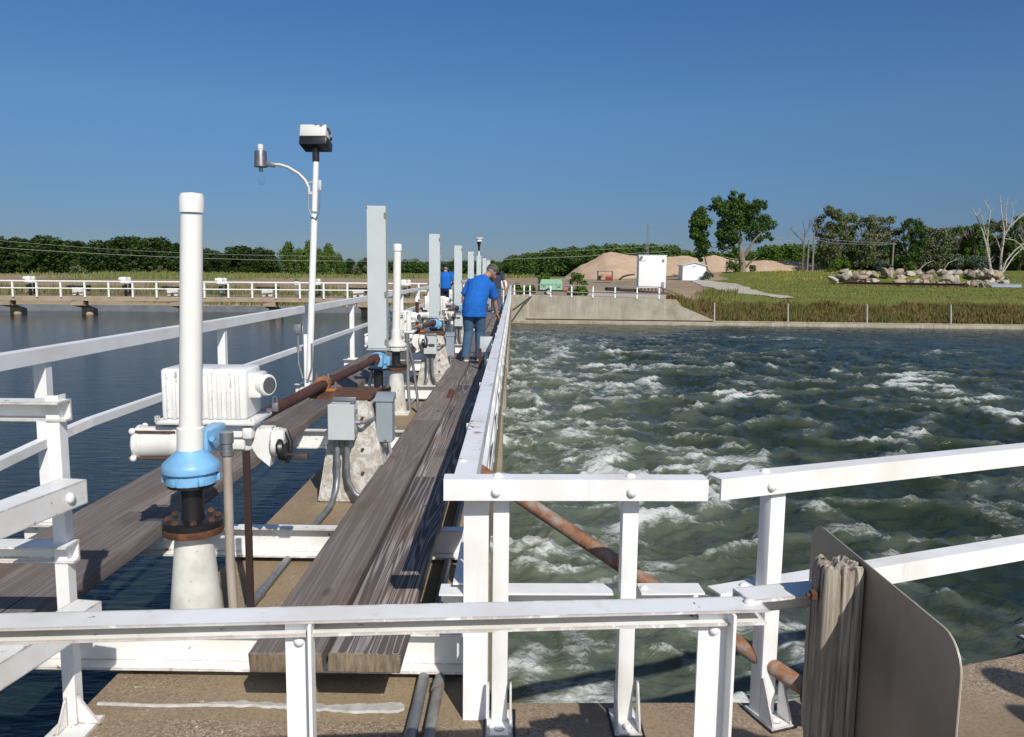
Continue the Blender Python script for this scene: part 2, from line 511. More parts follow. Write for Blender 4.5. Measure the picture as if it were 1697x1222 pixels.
# ---- white channel cross beams that carry the walkways
def cross_beam(y, x0, x1, label):
    t = empty('cross_beam', (0, y, -0.08), label, 'steel beam', 'white steel beams under the walkways')
    pr = [(0, 0), (0.075, 0), (0.075, -0.010), (0.010, -0.014), (0.010, -0.166), (0.075, -0.170), (0.075, -0.18), (0, -0.18)]
    b = MB(); b.bar((x0, 0, -0.002), (x1, 0, -0.002), pr)
    b.build('channel', WHITE_OLD, t)
    for x in (-2.1, -0.62, -1.9):
        q = MB(); q.ball((x, -0.011, -0.09), (0.016, 0.009, 0.016), seg=10, ring=6)
        q.build('bolt', WHITE_CLEAN, t)
    for x in (-1.55, -0.3):
        q = MB(); q.box((x, 0.04, -0.203), (0.19, 0.1, 0.036))
        q.build('shim', RUST, t)
    return t
beams = [3.4, 4.75]
for k in range(NB):
    for o_ in (7.65, 10.7):
        y = o_ + BAY * k
        if y < 48.8: beams.append(y)
for i, y in enumerate(beams):
    lab = ['white steel channel beam nearest the camera, right under the plank ends', 'white steel beam just behind the nearest pipe cover hoist',
           'white steel beam behind the nearest painted concrete pedestal', 'white steel beam just beyond the two side by side hoists'][i] if i < 4 else 'white steel cross beam farther down the long dam walkway'
    cross_beam(y, -2.95 if i != 0 else -3.0, -0.17, lab)

# ---- planks
def plank(x0, x1, y0, y1, label, group):
    b = MB()
    L = y1 - y0
    b.box((0, 0, 0), (x1 - x0, L, 0.078), bev=0.005, seg=1)
    for v in b.bm.verts:
        if abs(v.co.y) > L / 2 - 0.02: v.co.y += random.uniform(-0.006, 0.006)
        v.co.x += random.uniform(-0.004, 0.004)
    o = b.build('plank', WOOD2 if 'right half' in label else WOOD, None, origin=(0, 0, 0))
    o.location = ((x0 + x1) / 2, (y0 + y1) / 2, -0.041 + random.uniform(-0.002, 0.004))
    o.rotation_euler = (0, 0, random.uniform(-0.0012, 0.0012))
    return tag(o, label, 'plank', group)
cols = [(-0.998, -0.708, 2.98, [7.75, 12.4, 16.7, 21.3, 25.8, 30.3, 34.9, 39.5, 44.0, 48.8], 'left'),
        (-0.700, -0.414, 2.99, [5.62, 10.2, 14.8, 19.3, 23.9, 28.4, 33.0, 37.5, 42.1, 46.0, 48.8], 'right')]
for x0, x1, ys, ends, side in cols:
    y = ys
    for i, e in enumerate(ends):
        if side == 'left':
            lab = ['long weathered plank of the main walkway nearest the camera, on its left half', 'plank of the left half of the main walkway lying beside the two nearest hoists'][i] if i < 2 else 'plank far along the left half of the main walkway by the right rail'
        else:
            lab = ['short dark grained plank nearest the camera on the right half of the main walkway', 'plank on the right half of the main walkway ending with dark wet stains'][i] if i < 2 else 'plank far along the right half of the main walkway by the right rail'
        plank(x0 + .006, x1 - .006, y + 0.004, e - 0.004, lab, 'planks of the main walkway')
        y = e
cols = [(-2.295, -2.00, 1.3, [4.72, 9.3, 13.9, 18.5, 23.0, 27.6, 32.2, 36.8, 41.4, 46.0, 48.8], 'inner'),
        (-2.60, -2.302, 1.0, [7.62, 12.2, 16.8, 21.4, 26.0, 30.6, 35.2, 39.8, 44.4, 48.8], 'outer')]
for x0, x1, ys, ends, side in cols:
    y = ys
    for i, e in enumerate(ends):
        if i == 0: lab = 'long grey plank nearest the camera on the water side walkway, %s board' % side
        else: lab = 'plank farther along the water side walkway under the left railing, %s board' % side
        plank(x0, x1, y + 0.004, e - 0.004, lab, 'planks of the water side walkway')
        y = e

# ---- railings
def bolt_head(b, p, d, r=0.02):
    d = Vector(d).normalized()
    b.ball(Vector(p) + d * 0.002, (r, r, r * 0.62), rot=d.to_track_quat('Z', 'Y').to_matrix(), seg=12, ring=6)

ANG = lambda w_, h_, t_=0.009: [(-w_ / 2, 0), (w_ / 2, 0), (w_ / 2, -h_), (w_ / 2 - t_, -h_), (w_ / 2 - t_, -t_), (-w_ / 2, -t_)]

# left railing along the water
lr = empty('left_railing', (-2.8, 3, -0.08), 'long white angle iron railing along the still water on the left of the dam', 'railing')
b = MB(); b.bar((-2.8, 1.0, 0.975), (-2.8, 48.9, 0.975), ANG(0.09, 0.085))
b.build('top_rail', WHITE, lr, world=True)
b = MB()
mids = [(-2.8, 1.0, 0.40), (-2.8, 4.3, 0.405), (-2.82, 5.05, 0.445), (-2.8, 5.25, 0.462), (-2.8, 10, 0.46), (-2.8, 48.9, 0.46)]
for p, q in zip(mids, mids[1:]): b.bar(p, q, ANG(0.055, 0.055))
b.build('middle_rail', WHITE, lr, world=True)
for y in beams[1:]:
    b = MB()
    b.prism([(-0.04, -0.032), (0.034, -0.032), (0.034, 0.032), (-0.04, 0.032)], 0.972, Matrix.Translation((-2.805, y + 0.04, -0.08)))
    b.box((-2.8, y + 0.04, -0.072), (0.17, 0.12, 0.014))
    b.build('post', WHITE, lr, world=True)

# right railing over the rapids
rr = empty('right_railing', (-0.2, 3.05, SLAB), 'long white angle iron railing with a rust spotted top beside the rapids', 'railing')
M_TOP = m_paint('white_paint_rust_spots', (0.78, 0.78, 0.80), 0.10, (0.15, 0.06, 0.025), dirt=0.06)
b = MB(); b.bar((-0.178, 3.1, 0.68), (-0.178, 49.3, 0.68), [(-0.042, 0), (0.042, 0), (0.042, -0.1), (0.034, -0.1), (0.034, -0.009), (-0.042, -0.009)])
b.build('top_rail', M_TOP, rr, world=True)
b = MB(); b.bar((-0.195, 3.1, 0.24), (-0.195, 49.3, 0.24), [(-0.03, 0), (0.036, 0), (0.036, -0.085), (0.028, -0.085), (0.028, -0.008), (-0.03, -0.008)])
b.build('middle_rail', WHITE, rr, world=True)
b = MB(); b.bar((-0.172, 3.1, -0.10), (-0.172, 49.3, -0.10), [(0, 0), (0.008, 0), (0.008, -0.13), (0, -0.13)])
b.build('toe_plate', WHITE, rr, world=True)
y = 4.2
while y < 49.3:
    b = MB()
    b.prism([(-0.04, 0), (0.036, 0), (0.036, 0.074), (0.028, 0.074), (0.028, 0.008), (-0.04, 0.008)], 0.962, Matrix.Translation((-0.2, y, SLAB)))
    b.build('post', WHITE, rr, world=True)
    y += 1.54
for i in range(30):
    b = MB(); bolt_head(b, (-0.153, 3.4 + 1.54 * i, 0.62), (1, 0, 0), 0.014)
    b.build('rivet', WHITE_CLEAN, rr, world=True)
b = MB(); bolt_head(b, (-0.2, 3.3, 0.675), (0, 0, 1), 0.017)
b.build('rivet', WHITE_CLEAN, rr, world=True)
# gusset plate at the rail's foot by the corner
b = MB()
b.prism([(-0.36, 3.36), (-0.24, 3.36), (-0.24, 3.369), (-0.36, 3.369)], 0.01, Matrix.Translation((0, 0, -0.02)))
b.prism([(0, 0), (0.13, 0), (0.13, 0.14)], 0.008, Matrix.Translation((-0.36, 3.36, -0.045)) @ Matrix.Rotation(R(90), 4, 'X'))
b.build('gusset', WHITE, rr, world=True)

# near corner railing, two runs that meet with a gap
nr = empty('corner_railing', (0.4, 3.1, SLAB), 'white post and rail barrier in two bolted runs at the corner above the rapids', 'railing')
RECT = lambda w_, h_: [(-w_ / 2, 0), (w_ / 2, 0), (w_ / 2, -h_), (-w_ / 2, -h_)]
def nrail(p0, p1, name, w_=0.08, h_=0.080, prof=None):
    b = MB(); b.bar(p0, p1, prof or ANG(w_, h_))
    return b.build(name, WHITE, nr, world=True)
P1, P2, P3, P4 = (-0.038, 3.06), (0.455, 3.08), (1.02, 3.13), (2.57, 3.80)
za = 0.697
A0 = Vector((-0.25, 2.985, za)); A1 = Vector((0.728, 3.02, za))
u = (Vector((2.43, 3.66, 0)) - Vector((0.86, 3.03, 0))).normalized()
B0 = Vector((0.757, 3.0, za + 0.008)); B1 = B0 + u * 3.4
nrail(A0, A1, 'top_rail'); nrail(B0, B1, 'top_rail')
LIN = lambda w_, h_, t_=0.008: [(-w_ / 2, 0), (w_ / 2, 0), (w_ / 2, -t_), (-w_ / 2 + t_, -t_), (-w_ / 2 + t_, -h_), (-w_ / 2, -h_)]
for p, q in (((-0.275, 3.10, 0.215), (-0.12, 3.10, 0.215)), ((-0.02, 3.115, 0.215), (0.40, 3.125, 0.215)), ((0.51, 3.13, 0.215), (0.76, 3.14, 0.215))):
    nrail(p, q, 'middle_rail', prof=LIN(0.10, 0.07))
nrail((0.80, 3.105, 0.222), Vector((0.80, 3.105, 0.222)) + u * 3.4, 'middle_rail', prof=ANG(0.085, 0.085))
def square_tube(b, c, z0, z1, s=0.075, rz=0):
    b.box((c[0], c[1], (z0 + z1) / 2), (s, s, z1 - z0), rot=Matrix.Rotation(rz, 3, 'Z'), bev=0.005, seg=2)
rz = math.atan2(u.y, u.x)
for i, (c, a) in enumerate(((P1, 0.02), (P2, 0.03), (P3, 0.35), (P4, rz), ((P4[0] + 1.4 * u.x, P4[1] + 1.4 * u.y), rz))):
    b = MB(); square_tube(b, c, SLAB, za - 0.012, 0.062 if i != 2 else 0.070, a)
    po = b.build('post', WHITE, nr, world=True)
    M = Matrix.Translation((c[0], c[1], SLAB)) @ Matrix.Rotation(a, 4, 'Z')
    b = MB()
    for sx in (-0.047, 0.039):
        b.prism([(-0.045, 0.0), (-0.125, 0.0), (-0.125, 0.02), (-0.06, 0.17), (-0.045, 0.17)], 0.008,
                M @ Matrix.Translation((sx, 0, 0.008)) @ Matrix(((0, 0, 1, 0), (1, 0, 0, 0), (0, 1, 0, 0), (0, 0, 0, 1))))
    b.prism([(-0.052, -0.13), (0.052, -0.13), (0.052, 0.05), (-0.052, 0.05)], 0.009, M)
    bolt_head(b, M @ Vector((0, -0.085, 0.01)), (0, 0, 1), 0.018)
    b.build('foot_bracket', WHITE_OLD, po, world=True)
    b = MB(); b.prism([(-0.062, -0.14), (0.062, -0.14), (0.066, 0.06), (-0.06, 0.06)], 0.004, M)
    b.build('foot_pad', BLACK, po, world=True)
q = B0 + u * 0.23
nn = Vector((u.y, -u.x, 0))
for p_, d_, r_b in (((-0.055, 2.9475, za - .045), (0, -1, 0), .019), ((0.445, 2.965, za - .045), (0, -1, 0), .019), ((-0.05, 3.0, za), (0, 0, 1), .019), ((0.445, 3.015, za), (0, 0, 1), .019),
                    (q + nn * 0.045 + Vector((0, 0, -0.045)), nn, .02), (q, (0, 0, 1), .019), ((0.53, 3.13, 0.215), (0, 0, 1), .017), ((-0.14, 3.1, 0.215), (0, 0, 1), .017), ((0.93, 3.15, 0.222), (0, 0, 1), .018)):
    b = MB(); bolt_head(b, p_, d_, r_b)
    b.build('bolt_head', WHITE_CLEAN, nr, world=True)

# corner post of the right railing
b = MB()
b.prism([(-0.05, 0), (0.045, 0), (0.045, 0.008), (-0.042, 0.008), (-0.042, 0.07), (-0.05, 0.07)], 0.93, Matrix.Translation((-0.13, 3.045, SLAB)))
b.build('corner_post', WHITE, rr, world=True)

# front railing right before the camera
fr = empty('front_railing', (0, 2.45, SLAB), 'low white channel railing crossing the whole foreground in front of the camera', 'railing')
f0 = Vector((-2.3, 1.645, 0.697)); f1 = Vector((0.585, 1.89, 0.697))
CH = [(-0.04, 0), (0.04, 0), (0.04, -0.005), (-0.034, -0.005), (-0.034, -0.032), (0.030, -0.034), (0.030, -0.040), (-0.04, -0.040)]
b = MB(); b.bar(f0, f1, CH)
b.build('top_rail', WHITE_OLD, fr, world=True)
dr = (f1 - f0).normalized()
f2 = f1 + Vector((0.0, 0.03, 0.0)); 
b = MB(); b.bar(f1 + Vector((-0.04, 0.035, 0.006)), f1 + Vector((0.195, 0.095, 0.006)), [(-0.038, 0), (0.04, 0), (0.04, -0.007), (-0.031, -0.007), (-0.031, -0.065), (-0.038, -0.065)])
b.build('top_rail', WHITE_OLD, fr, world=True)
def lpost(c, w1, w2, name, top):
    b = MB()
    M = Matrix.Translation((c[0], c[1], SLAB)) @ Matrix.Rotation(math.atan2(dr.y, dr.x), 4, 'Z')
    b.prism([(0, 0), (w1, 0), (w1, -w2), (w1 + 0.007, -w2), (w1 + 0.007, 0.007), (0, 0.007)], top - SLAB, M)
    b.box(M @ Vector((w1 / 2, -0.02, 0.006)), (w1 + 0.06, w2 + 0.08, 0.012))
    o = b.build('post', WHITE, fr, world=True)
    b = MB()
    bolt_head(b, M @ Vector((w1 * 0.55, -0.003, top - SLAB - 0.05)), (0, -1, 0), 0.012)
    b.build('bolt', WHITE_CLEAN, o, world=True)
yy = lambda x: f0.y + (x - f0.x) * dr.y / dr.x
lpost((-0.494, yy(-0.494) - 0.008), 0.056, 0.042, 'post', 0.690)
lpost((0.434, yy(0.434) - 0.008), 0.066, 0.042, 'post', 0.690)
b = MB(); bolt_head(b, f1 + Vector((-0.03, -0.0, 0.0)), (0, 0, 1), 0.014)
b.build('bolt', WHITE_CLEAN, fr, world=True)

# left corner railing
cr = empty('side_railing', (-1.75, 3.0, SLAB), 'white railing corner on the left edge of the frame with sloping bolted side rails', 'railing')
cx0 = -1.675
b = MB()
b.prism([(-0.03, 0), (0.018, 0), (0.018, 0.05), (0.010, 0.05), (0.010, 0.008), (-0.03, 0.008)], 1.285, Matrix.Translation((cx0, 2.97, SLAB)))
b.build('post', m_paint('white_paint_with_bare_patch', (0.79, 0.79, 0.78), 0.01, (0.13, 0.04, 0.025), dirt=0.08, scale=0.8, edge=0.4), cr, world=True)
b = MB()
b.box((cx0 + .02, 2.95, SLAB + 0.006), (0.15, 0.16, 0.012))
b.prism([(0, 0), (0.085, 0), (0.0, 0.12)], 0.009, Matrix.Translation((cx0 + 0.02, 2.98, SLAB + 0.01)) @ Matrix.Rotation(R(90), 4, 'X'))
b.prism([(-0.03, 0), (-0.10, 0), (-0.03, 0.11)], 0.009, Matrix.Translation((cx0 - 0.02, 2.99, SLAB + 0.012)) @ Matrix(((0, 0, 1, 0), (1, 0, 0, 0), (0, 1, 0, 0), (0, 0, 0, 1))))
b.build('foot_bracket', WHITE_OLD, cr, world=True)
CH2 = [(-0.045, 0), (0.045, 0), (0.045, -0.008), (-0.037, -0.008), (-0.037, -0.07), (0.0, -0.07), (0.0, -0.078), (-0.045, -0.078)]
for z, nm in ((0.968, 'top_rail'), (0.43, 'middle_rail')):
    b = MB(); b.bar((-4.2, 2.93, z), (cx0 + 0.045, 2.965, z), CH2)
    b.build(nm, WHITE_OLD, cr, world=True)
dv = Vector((-math.sin(R(8.4)), -math.cos(R(8.4)), 0))
for z, ex in ((0.68, 0.07), (0.215, 0.10)):
    s0 = Vector((cx0 + ex, 2.955, z))
    b = MB(); b.bar(s0, s0 + dv * 2.4, [(-0.05, 0), (0.05, 0), (0.05, -0.088), (-0.05, -0.088)])
    o = b.build('side_rail', WHITE_OLD, cr, world=True)
    b = MB(); bolt_head(b, s0 + dv * 0.10 + Vector((0.053, 0, -0.044)), (1, 0, 0), 0.02)
    b.build('bolt', WHITE_CLEAN, o, world=True)

# ---- gate hoists
def hoist_a(gear_mat, label, k):
    """stem hoist with its white cover pipe and electric actuator; z = 0 on the deck"""
    t = empty('gate_hoist', (-1.465 if k == 0 else -1.44 if k == 1 else -1.53, 3.65 + BAY * k, SLAB), label, 'gate hoist', 'pipe covered gate hoists along the dam')
    b = MB(); b.box((0, 0, 0.012), (0.34, 0.34, 0.024), bev=0.004); b.lathe([(0.128, 0.024), (0.126, 0.06), (0.082, 0.485), (0.10, 0.495), (0.10, 0.50), (0.0, 0.50)], n=28)
    b.build('pedestal', CAST, t)
    b = MB(); b.lathe([(0.0, 0.50), (0.13, 0.50), (0.133, 0.505), (0.133, 0.53), (0.13, 0.534), (0, 0.534)], n=32)
    fl = b.build('lower_flange', RUST, t)
    b = MB(); b.lathe([(0.0, 0.535), (0.134, 0.535), (0.134, 0.562), (0.128, 0.566), (0.052, 0.566), (0.05, 0.58), (0.05, 0.735), (0, 0.735)], n=32)
    b.build('neck', BLACK, t)
    for i in range(8):
        a = 2 * math.pi * (i + .5) / 8
        q = MB(); q.lathe([(0.0, 0), (0.0145, 0), (0.0145, 0.012), (0.006, 0.013), (0.006, 0.018), (0, 0.018)], (0.11 * math.cos(a), 0.11 * math.sin(a), 0.566), n=6)
        q.build('bolt', RUST, fl)
    b = MB()
    b.lathe([(0, 0.722), (0.106, 0.722), (0.106, 0.735), (0.10, 0.737)], n=28)
    b.build('gear_base_plate', BLACK, t)
    b = MB()
    b.lathe([(0, 0.737), (0.112, 0.737), (0.112, 0.778), (0.105, 0.783), (0.117, 0.785), (0.126, 0.792), (0.127, 0.815), (0.12, 0.83), (0.062, 0.883), (0.058, 0.89), (0, 0.89)], n=36)
    for i in range(6):
        a = 2 * math.pi * (i + 0.2) / 6
        b.box((0.112 * math.cos(a), 0.112 * math.sin(a), 0.758), (0.03, 0.026, 0.036), rot=Matrix.Rotation(a, 3, 'Z'), bev=0.004)
    b.box((0.025, 0.17, 0.905), (0.07, 0.24, 0.11), bev=0.012)
    b.cyl((0.08, 0.06, 0.93), (0.08, 0.045, 0.93), 0.016, 8)
    b.build('gearbox', gear_mat, t)
    b = MB(); b.lathe([(0, 0.875), (0.058, 0.875), (0.059, 0.99), (0.049, 0.993), (0.0475, 2.02), (0, 2.02)], n=28)
    pp = b.build('stem_cover', PVC, t)
    b = MB(); b.lathe([(0.0475, 2.03), (0.0525, 2.03), (0.0525, 2.095), (0.047, 2.112), (0.02, 2.116), (0, 2.116)], n=28)
    b.build('cap', PVC, pp)
    # actuator
    ay = 0.50
    b = MB()
    b.box((-0.155, ay, 1.125), (0.43, 0.235, 0.255), bev=0.018, seg=3)
    for i in range(9):
        b.box((-0.345 + 0.0455 * i, ay - 0.122, 1.118), (0.020, 0.026, 0.235), bev=0.005, seg=2)
        b.box((-0.345 + 0.0455 * i, ay + 0.122, 1.118), (0.020, 0.026, 0.235), bev=0.005, seg=2)
    ac = b.build('actuator_housing', WHITE_MACH, t)
    b = MB()
    b.box((-0.145, ay, 0.984), (0.50, 0.285, 0.026), bev=0.009)
    for sx in (-0.385, 0.095):
        for sy in (-0.13, 0.13):
            b.lathe([(0, 0), (0.014, 0), (0.014, 0.03), (0, 0.03)], (sx, ay + sy, 0.985), n=8)
    b.box((-0.10, ay, 0.935), (0.36, 0.20, 0.075), bev=0.02)
    b.box((-0.06, ay + 0.02, 0.87), (0.26, 0.18, 0.10), bev=0.03)
    b.box((0.06, ay - 0.10, 0.93), (0.05, 0.05, 0.06), bev=0.01)
    b.build('actuator_base', WHITE_MACH, ac)
    b = MB()
    b.box((0.08, ay - 0.01, 1.165), (0.08, 0.12, 0.13), bev=0.015)
    b.lathe([(0, 0), (0.052, 0), (0.056, 0.01), (0.056, 0.045), (0.05, 0.052), (0, 0.052)], (0.108, ay - 0.02, 1.165), Matrix.Rotation(R(-28), 3, 'Z') @ Matrix.Rotation(R(90), 3, 'Y'), 24)
    b.build('display_hood', WHITE_MACH, ac)
    b = MB(); b.lathe([(0, 0.050), (0.042, 0.050), (0.042, 0.055), (0, 0.055)], (0.108, ay - 0.02, 1.165), Matrix.Rotation(R(-28), 3, 'Z') @ Matrix.Rotation(R(90), 3, 'Y'), 24)
    b.build('display_glass', m_plain('dark_display_glass', (0.10, 0.10, 0.11), 0.12, 0, 0.1), ac)
    b = MB(); b.box((0.185, ay - 0.055, 1.055), (0.03, 0.018, 0.045), bev=0.003)
    b.tube([(0.175, ay - 0.055, 1.08), (0.176, ay - 0.055, 1.105), (0.185, ay - 0.055, 1.112), (0.194, ay - 0.055, 1.105), (0.195, ay - 0.055, 1.08)], 0.0035, 6)
    b.build('padlock', STEEL, ac)
    # motor on the water side
    Mx = Matrix.Rotation(R(-90), 3, 'Y')
    b = MB(); b.lathe([(0, 0), (0.055, 0), (0.07, 0.01), (0.085, 0.03), (0.088, 0.10), (0.082, 0.11), (0.082, 0.27), (0.088, 0.275), (0.09, 0.295), (0.08, 0.305), (0, 0.31)], (-0.22, ay - 0.06, 0.865), Mx, 28)
    b.box((-0.27, ay - 0.06, 0.865), (0.10, 0.14, 0.14), bev=0.02)
    mo = b.build('motor', WHITE_MACH, ac)
    b = MB()
    for a in (45, 135, 225, 315):
        c_, s_ = math.cos(R(a)) * 0.098, math.sin(R(a)) * 0.098
        b.ball((-0.515, ay - 0.06 + c_, 0.865 + s_), 0.018, seg=8, ring=6)
    b.box((-0.515, ay - 0.06, 0.865), (0.03, 0.14, 0.14), bev=0.012)
    b.build('motor_cap', WHITE_MACH, mo)
    for a in (45, 135, 225, 315):
        c_, s_ = math.cos(R(a)) * 0.097, math.sin(R(a)) * 0.097
        b = MB(); b.cyl((-0.30, ay - 0.06 + c_, 0.865 + s_), (-0.54, ay - 0.06 + c_, 0.865 + s_), 0.006, 8)
        b.build('tie_rod', RUST, mo)
    # hand crank side
    b = MB()
    b.prism([(0, 0), (0.03, -0.05), (0.09, -0.10), (0.10, -0.04), (0.12, 0.07), (0.10, 0.10), (0.03, 0.10)], 0.08, Matrix.Translation((0.06, ay + 0.02, 0.845)) @ Matrix.Rotation(R(90), 4, 'X'))
    b.lathe([(0, 0), (0.06, 0), (0.075, 0.01), (0.075, 0.04), (0.05, 0.05), (0.04, 0.07), (0, 0.07)], (0.16, ay - 0.03, 0.87), Matrix.Rotation(R(90), 3, 'Y'), 20)
    b.box((0.2, ay - 0.05, 0.91), (0.07, 0.07, 0.06), bev=0.012)
    b.box((0.0, ay - 0.11, 0.87), (0.09, 0.03, 0.05), bev=0.01)
    hw = b.build('declutch_housing', WHITE_MACH, ac)
    b = MB(); b.lathe([(0, 0), (0.062, 0), (0.066, 0.012), (0.06, 0.03), (0, 0.03)], (0.205, ay - 0.06, 0.835), Matrix.Rotation(R(80), 3, 'Y'), 20)
    b.tube([(0.24, ay - 0.06, 0.93), (0.262, ay - 0.07, 0.88), (0.262, ay - 0.08, 0.81), (0.245, ay - 0.08, 0.775)], 0.012, 8)
    b.build('hand_crank', BLACK, hw)
    b = MB(); b.tube([(0.25, ay - 0.08, 0.815), (0.285, ay - 0.09, 0.815)], 0.009, 8); b.box((0.325, ay - 0.1, 0.812), (0.075, 0.05, 0.038), bev=0.01)
    b.build('crank_handle', m_plain('worn_brown_grip', (0.055, 0.045, 0.04), 0.6, 0, 0.4, 10), hw)
    ac.location.x = 0.07
    # cable gland and the hose down to the deck
    b = MB(); b.lathe([(0.0, 0.985), (0.032, 0.985), (0.032, 0.935), (0.026, 0.93), (0.026, 0.90), (0.031, 0.898), (0.031, 0.875), (0.022, 0.87), (0, 0.87)], (0.045, 0.14, 0), n=16)
    b.build('cable_gland', STEEL, ac)
    b = MB(); b.tube([(0.115, 0.14, 0.90), (0.118, 0.13, 0.74), (0.124, 0.11, 0.55), (0.135, 0.08, 0.35), (0.15, 0.06, 0.15), (0.165, 0.06, 0.0)], 0.022, 12)
    b.build('flexible_hose', m_plain('beige_grey_hose', (0.36, 0.31, 0.26) if k == 0 else (0.22, 0.22, 0.22), 0.5, 0, 0.25, 4, 0.02), t)
    if k == 0:
        b = MB(); b.box((0.15, 0.30, 0.43), (0.035, 0.012, 0.86))
        b.build('support_strut', m_plain('dark_brown_strut', (0.035, 0.017, 0.014), 0.7), t)
    # gear stack sits a little higher, cover pipe a little shorter and leaning
    for ch in t.children:
        if ch.name.split('.')[0] in ('pedestal', 'lower_flange', 'neck', 'gear_base_plate', 'gearbox', 'stem_cover'):
            for mesh_o in [ch] + list(ch.children):
                for v in mesh_o.data.vertices:
                    z_ = v.co.z
                    if ch.name.startswith('stem_cover'):
                        v.co.x += (0.040 if k == 0 else 0.02) * (z_ - 0.9)
                        v.co.z += 0.045 if z_ < 1.2 else -0.036
                    elif z_ > 0.4: v.co.z += 0.045
    return t

def hoist_b(label, k):
    t = empty('indicator_hoist', (-1.462, 8.62 + BAY * k, SLAB), label, 'gate hoist', 'gate hoists under tall grey boxes along the dam')
    b = MB(); b.box((0, 0, 0.012), (0.34, 0.34, 0.024), bev=0.004); b.lathe([(0.128, 0.024), (0.126, 0.06), (0.086, 0.425), (0.10, 0.435), (0, 0.435)], n=28)
    b.build('pedestal', CAST, t)
    b = MB(); b.lathe([(0, 0.437), (0.13, 0.437), (0.132, 0.465), (0, 0.465)], n=28)
    fl = b.build('lower_flange', RUST, t)
    b = MB(); b.lathe([(0, 0.466), (0.134, 0.466), (0.134, 0.492), (0.052, 0.495), (0.05, 0.51), (0.05, 0.68), (0.115, 0.685), (0.115, 0.705), (0, 0.705)], n=28)
    b.build('neck', BLACK, t)
    for i in range(8):
        a = 2 * math.pi * (i + .5) / 8
        q = MB(); q.lathe([(0.0, 0), (0.014, 0), (0.014, 0.016), (0.008, 0.017), (0.008, 0.03), (0, 0.03)], (0.11 * math.cos(a), 0.11 * math.sin(a), 0.494), n=6)
        q.build('bolt', STEEL, fl)
    b = MB(); b.lathe([(0, 0.706), (0.10, 0.706), (0.105, 0.75), (0.12, 0.76), (0.12, 0.80), (0.09, 0.85), (0.06, 0.88), (0, 0.885)], n=28)
    b.box((0.02, -0.10, 0.795), (0.11, 0.16, 0.13), bev=0.02)
    b.box((0.10, 0.0, 0.78), (0.06, 0.10, 0.10), bev=0.015)
    b.build('gearbox', BLUE, t)
    b = MB(); b.box((0, 0, 1.675), (0.20, 0.15, 1.51), bev=0.004, seg=1)
    bx = b.build('indicator_box', GREYBOX, t)
    b = MB(); b.box((-0.0, -0.0755, 1.675), (0.196, 0.004, 1.50))
    b.build('box_door', GREYBOX, bx)
    for z in (0.99, 1.50, 2.33):
        b = MB(); b.box((0.088, -0.0795, z), (0.012, 0.006, 0.06)); b.cyl((0.1, -0.0795, z - 0.035), (0.1, -0.0795, z + 0.035), 0.005, 8)
        b.build('hinge', m_plain('brass_hinge', (0.35, 0.30, 0.20), 0.4, 0.4, 0.3), bx)
    b = MB(); b.box((-0.1, -0.072, 2.41), (0.012, 0.014, 0.02))
    b.build('latch', RUST, bx)
    b = MB(); b.box((0.0, 0.0, 0.912), (0.225, 0.165, 0.010))
    b.build('box_base', GREYBOX, bx)
    b = MB(); b.tube([(-0.07, 0.0, 0.70), (-0.10, -0.03, 0.5), (-0.14, -0.05, 0.25), (-0.155, -0.05, 0.0)], 0.016, 8)
    b.build('conduit', GALV, t)
    return t

GEARW = CAST
for k in range(NB - 1):
    hoist_a(BLUE if k == 0 else GEARW, ['nearest gate hoist with tall white pipe, light blue gearbox and white ribbed motor unit',
            'gate hoist with a white pipe standing close behind the nearest tall grey box',
            'third white pipe hoist, just right of the second tall grey box'][k] if k < 3 else 'small gate hoist with white motor unit far down the dam row', k)
for k in range(NB - 1):
    hoist_b(['gate hoist carrying the nearest and widest tall grey box, blue gearbox below', 'gate hoist under the second tall grey box from the camera',
             'gate hoist under the third tall grey box, left of the bending man', 'gate hoist under the fourth tall grey box in the row'][k] if k < 4 else 'gate hoist under a tall grey box at the far end of the row', k)

